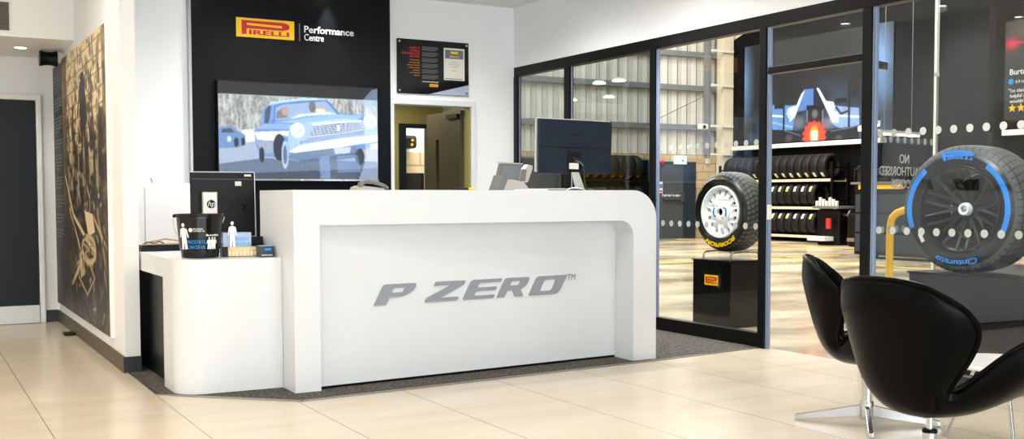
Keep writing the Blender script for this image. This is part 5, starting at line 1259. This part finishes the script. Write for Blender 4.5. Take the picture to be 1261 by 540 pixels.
# ------------------------------------------------------------------ swivel chairs
def chair(lab, x, y, rz):
    t = thing('swivel_chair', lab, 'chair', (x, y, 0), rz)
    # shell grid: local +y = forward, s in [-1,1], v in [0,1] seat front -> back top
    vs_c = [  # v, y, z, halfwidth, side lift, side forward
        (0.00, .300, .385, .20, .000, -.045), (0.06, .290, .40, .255, .010, -.03), (.16, .22, .390, .34, .08, -.02), (.28, .12, .360, .42, .22, .00),
        (.38, .02, .335, .440, .32, .02), (.46, -.07, .335, .345, .26, .05), (.53, -.135, .345, .205, .10, .06), (.59, -.18, .385, .165, .035, .05), (.66, -.215, .455, .200, .01, .075),
        (.74, -.245, .555, .250, .0, .13), (.82, -.270, .650, .285, -.01, .165), (.89, -.290, .735, .288, -.020, .145), (.95, -.302, .800, .255, -.030, .09), (1.0, -.308, .840, .185, -.022, .03)]
    def interp(v):
        for a, c in zip(vs_c, vs_c[1:]):
            if v <= c[0]+1e-9:
                t_ = (v-a[0])/(c[0]-a[0]); return [a[i]+(c[i]-a[i])*t_ for i in range(1, 6)]
        return vs_c[-1][1:]
    NV, NU = 44, 25
    def smooth_rows(rows):
        for _ in range(3):
            rows = [rows[0]]+[[(rows[i-1][k]+2*rows[i][k]+rows[i+1][k])/4 for k in range(5)] for i in range(1, len(rows)-1)]+[rows[-1]]
        return rows
    rows = smooth_rows([interp(j/NV) for j in range(NV+1)])
    grid = []
    for (yy, zz, hw, lift, fwd) in rows:
        r = []
        for i in range(NU):
            s = -1+2*i/(NU-1); a = abs(s)
            r.append(Vector((hw*s, yy+fwd*a**2.4, zz+lift*a**2.6)))
        grid.append(r)
    def nrm(j, i):
        du = grid[j][min(i+1, NU-1)]-grid[j][max(i-1, 0)]; dv = grid[min(j+1, NV)][i]-grid[max(j-1, 0)][i]
        n_ = du.cross(dv); return n_.normalized() if n_.length > 1e-9 else Vector((0, 0, 1))
    b = BM(); F = []; K = []
    for j in range(NV+1):
        f_, k_ = [], []
        for i in range(NU):
            s = abs(-1+2*i/(NU-1)); e = min(1, (1-s)*5, (j/NV)*7+.0, (1-j/NV)*9); e = max(0, e)
            n_ = nrm(j, i); th = .012+.020*math.sqrt(e); cush = (.018*e)
            f_.append(b.verts.new(grid[j][i]+n_*(th*.5+cush))); 
            under = .040*math.exp(-((grid[j][i].y-.0)**2)/.03-(grid[j][i].x**2)/.03) if grid[j][i].z < .45 else 0
            k_.append(b.verts.new(grid[j][i]-n_*(th+.014*e)-Vector((0, 0, under))))
        F.append(f_); K.append(k_)
    for j in range(NV):
        for i in range(NU-1):
            b.faces.new((F[j][i], F[j][i+1], F[j+1][i+1], F[j+1][i])); b.faces.new((K[j][i], K[j+1][i], K[j+1][i+1], K[j][i+1]))
    for j in range(NV):
        b.faces.new((F[j][0], F[j+1][0], K[j+1][0], K[j][0])); b.faces.new((F[j][-1], K[j][-1], K[j+1][-1], F[j+1][-1]))
    for i in range(NU-1):
        b.faces.new((F[0][i], K[0][i], K[0][i+1], F[0][i+1])); b.faces.new((F[-1][i], F[-1][i+1], K[-1][i+1], K[-1][i]))
    bmesh.ops.recalc_face_normals(b, faces=b.faces[:])
    sh = obj('seat_shell', b, 'leather', t, world=False, smooth=True)
    sd = sh.modifiers.new('Subdivision', 'SUBSURF'); sd.levels = 1; sd.render_levels = 1
    for p in sh.data.polygons: p.use_smooth = True
    # piping round the rim and back seams
    rim = [grid[0][i] for i in range(NU)]+[grid[j][-1] for j in range(1, NV+1)]+[grid[-1][i] for i in range(NU-2, -1, -1)]+[grid[j][0] for j in range(NV-1, 0, -1)]
    b = BM(); tube(b, [rim[0]*.5+rim[-1]*.5]+rim+[rim[0]*.5+rim[-1]*.5], .011, 8); obj('edge_piping', b, 'leather', t, world=False, smooth=True)
    for i in (7, NU-8):
        pts = []
        for j in range(NV-1, int(NV*.42), -1):
            s = abs(-1+2*i/(NU-1)); n_ = nrm(j, i); e = max(0, min(1, (1-s)*5, (1-j/NV)*9)); pts.append(grid[j][i]-n_*(.012+.020*math.sqrt(e)+.014*e+.0002))
        b = BM(); tube(b, pts, .0028, 6); obj('back_seam', b, M['seam'], t, world=False, smooth=True)
    b = BM(); cyl(b, (0, 0, .115), (0, 0, .235), .027); cyl(b, (0, 0, .235), (0, 0, .31), .013); obj('column', b, 'chrome', t, world=False, smooth=True)
    b = BM(); lathe(b, [(0, .232), (.0285, .232), (.0285, .242), (.024, .246), (0, .246)], 30); obj('column_sleeve', b, 'black', t, world=False, smooth=True)
    b = BM(); lathe(b, [(0, .02), (.032, .02), (.034, .03), (.034, .105), (.030, .115), (0, .115)], 32); obj('hub', b, 'chrome', t, world=False, smooth=True)
    for k in range(4):
        a = math.radians(45+90*k)-rz
        bb = BM(); prism(bb, [(.028, .035), (.35, .003), (.35, .03), (.028, .095)], P3((0, .0125, 0), (1, 0, 0), (0, 0, 1)), .025, bev=.004)
        obj('leg', place(bb, Matrix.Rotation(a, 4, 'Z')), 'chrome', t, world=False)
    return t
# local +y forward; facing azimuth A -> rz = -A
chair('nearer black leather swivel chair seen from behind with its right arm spread', 3.44, 2.755, -math.radians(88))
chair('farther black leather swivel chair side-on with four-star chrome base', 4.20, 3.745, -math.radians(140))
T = thing('coffee_table', 'small round white table with chrome legs between the two chairs', 'table', (4.38, 3.13, 0))
b = BM(); lathe(b, [(0, .365), (.24, .365), (.25, .372), (.25, .382), (.245, .385), (0, .385)], 60, Matrix.Translation((4.38, 3.13, 0))); obj('table_top', b, 'table', T)
for k in range(3):
    a = math.radians(232+120*k)
    b = BM(); tube(b, [(4.38+.10*math.cos(a), 3.13+.10*math.sin(a), .365), (4.38+.24*math.cos(a), 3.13+.24*math.sin(a), .0)], .009, 10); obj('leg', b, 'chrome', T, smooth=True)

# ------------------------------------------------------------------ sub-parts go under the part they belong to
SUB = {'back_seam': 'seat_shell', 'edge_piping': 'seat_shell', 'column_sleeve': 'column', 'brand_badge': 'bottom_bezel', 'certificate_header': 'certificate', 'certificate_logo': 'certificate',
       'certificate_text': 'certificate', 'certificate_title': 'certificate', 'logo_lettering': 'logo_plate', 'logo_disc': 'stand', 'logo_letters': 'stand', 'corner_label': 'back_shell', 'panel_seam': 'back_shell',
       'centre_lock_nut': 'hub', 'nut_core': 'hub', 'bolt_holes': 'hub', 'hub_bore': 'hub', 'tyre_lettering': 'sidewall', 'brand_mark': 'sidewall', 'size_mark': 'sidewall', 'blue_band': 'sidewall', 'barcode_sticker': 'sidewall',
       'rim_lettering': 'spoke_disc', 'white_print': 'tub', 'blue_print': 'tub', 'handle_lug': 'tub', 'price_sticker': 'tyre_label', 'badge_lettering': 'badge_plate', 'badge_edge': 'badge_plate', 'word_mark': 'yellow_plate',
       'brand_letters': 'upper_back', 'port_recess': 'lower_back', 'screen_glass': 'screen_back', 'push_bar': 'door_leaf', 'pictogram': 'sign_board', 'vision_panel': 'door_leaf', 'hinge': 'door_leaf', 'caption_text': 'caption_board', 'keys': 'tray', 'trademark_letters': 'recessed_panel', 'brand_letter': 'recessed_panel'}
bn = lambda o: o.name.rsplit('.', 1)[0] if o.name[-3:].isdigit() and '.' in o.name else o.name
for root in [o for o in C.objects if o.parent is None and o.type == 'EMPTY' or (o.parent is None and bn(o) == 'rack_tyre')]:
    kids = list(root.children)
    for k in kids:
        p = SUB.get(bn(k))
        if p:
            host = [h for h in kids if bn(h) == p and h is not k]
            if host: k.parent = host[0]

# ------------------------------------------------------------------ light
w = bpy.data.worlds.new('World'); bpy.context.scene.world = w; w.use_nodes = True
bg = w.node_tree.nodes['Background']; bg.inputs[0].default_value = (.86, .93, 1.0, 1); bg.inputs[1].default_value = 1.6
def area(name, loc, rot, sx, sy, W, col=(1, 1, 1)):
    l = bpy.data.lights.new(name, 'AREA'); l.shape = 'RECTANGLE'; l.size = sx; l.size_y = sy; l.energy = W; l.color = col
    o = bpy.data.objects.new(name, l); C.objects.link(o); o.location = loc; o.rotation_euler = rot; return o
area('window_daylight', (1.0, RR-.35, 1.6), (math.radians(90), 0, 0), 8.6, 2.8, 225, (.93, .96, 1.0))
for x, y, W_ in ((8.2, 3.5, 210), (9.5, 9, 126), (9.5, 13, 268), (9.5, 19, 352), (16, 5, 50), (16, 13, 235), (16, 19, 352)):  # lamp nearest the partition is added to brighten racing tyre and hoop
    area('workshop_rooflight', (x, y, 7.6), (0, 0, 0), 3, 4.5, W_, (1, .98, .94))
area('office_lamp', (4.6, 10.7, 2.28), (0, 0, 0), .5, .5, 10, (1, .9, .7))
area('beyond_office_lamp', (6.0, 12.7, 3.3), (0, 0, 0), 1, .8, 70, (1, .97, .92))

# ------------------------------------------------------------------ camera
cam = bpy.data.cameras.new('camera'); co = bpy.data.objects.new('camera', cam); C.objects.link(co)
yaw, pit, rol, F_, cy_ = .519284007, .0476466913, -.00198801461, 1313.37842, 303.558112
fw = Vector((math.sin(yaw)*math.cos(pit), math.cos(yaw)*math.cos(pit), -math.sin(pit))); r_ = Vector((math.cos(yaw), -math.sin(yaw), 0)); u_ = r_.cross(fw)
r2 = r_*math.cos(rol)+u_*math.sin(rol); u2 = -r_*math.sin(rol)+u_*math.cos(rol)
co.matrix_world = Matrix((r2, u2, -fw)).transposed().to_4x4(); co.location = (0, 0, 1.15)
cam.sensor_width = 36; cam.sensor_fit = 'HORIZONTAL'; cam.lens = F_/1261*36; cam.shift_x = 0; cam.shift_y = (cy_-270)/1261
cam.clip_start = .05; cam.clip_end = 200
sc = bpy.context.scene; sc.camera = co
sc.view_settings.view_transform = 'Standard'; sc.view_settings.look = 'None'; sc.view_settings.gamma = 1; sc.view_settings.exposure = 0.82
sc.view_settings.use_curve_mapping = False
sc.cycles.max_bounces = 10; sc.cycles.transparent_max_bounces = 24
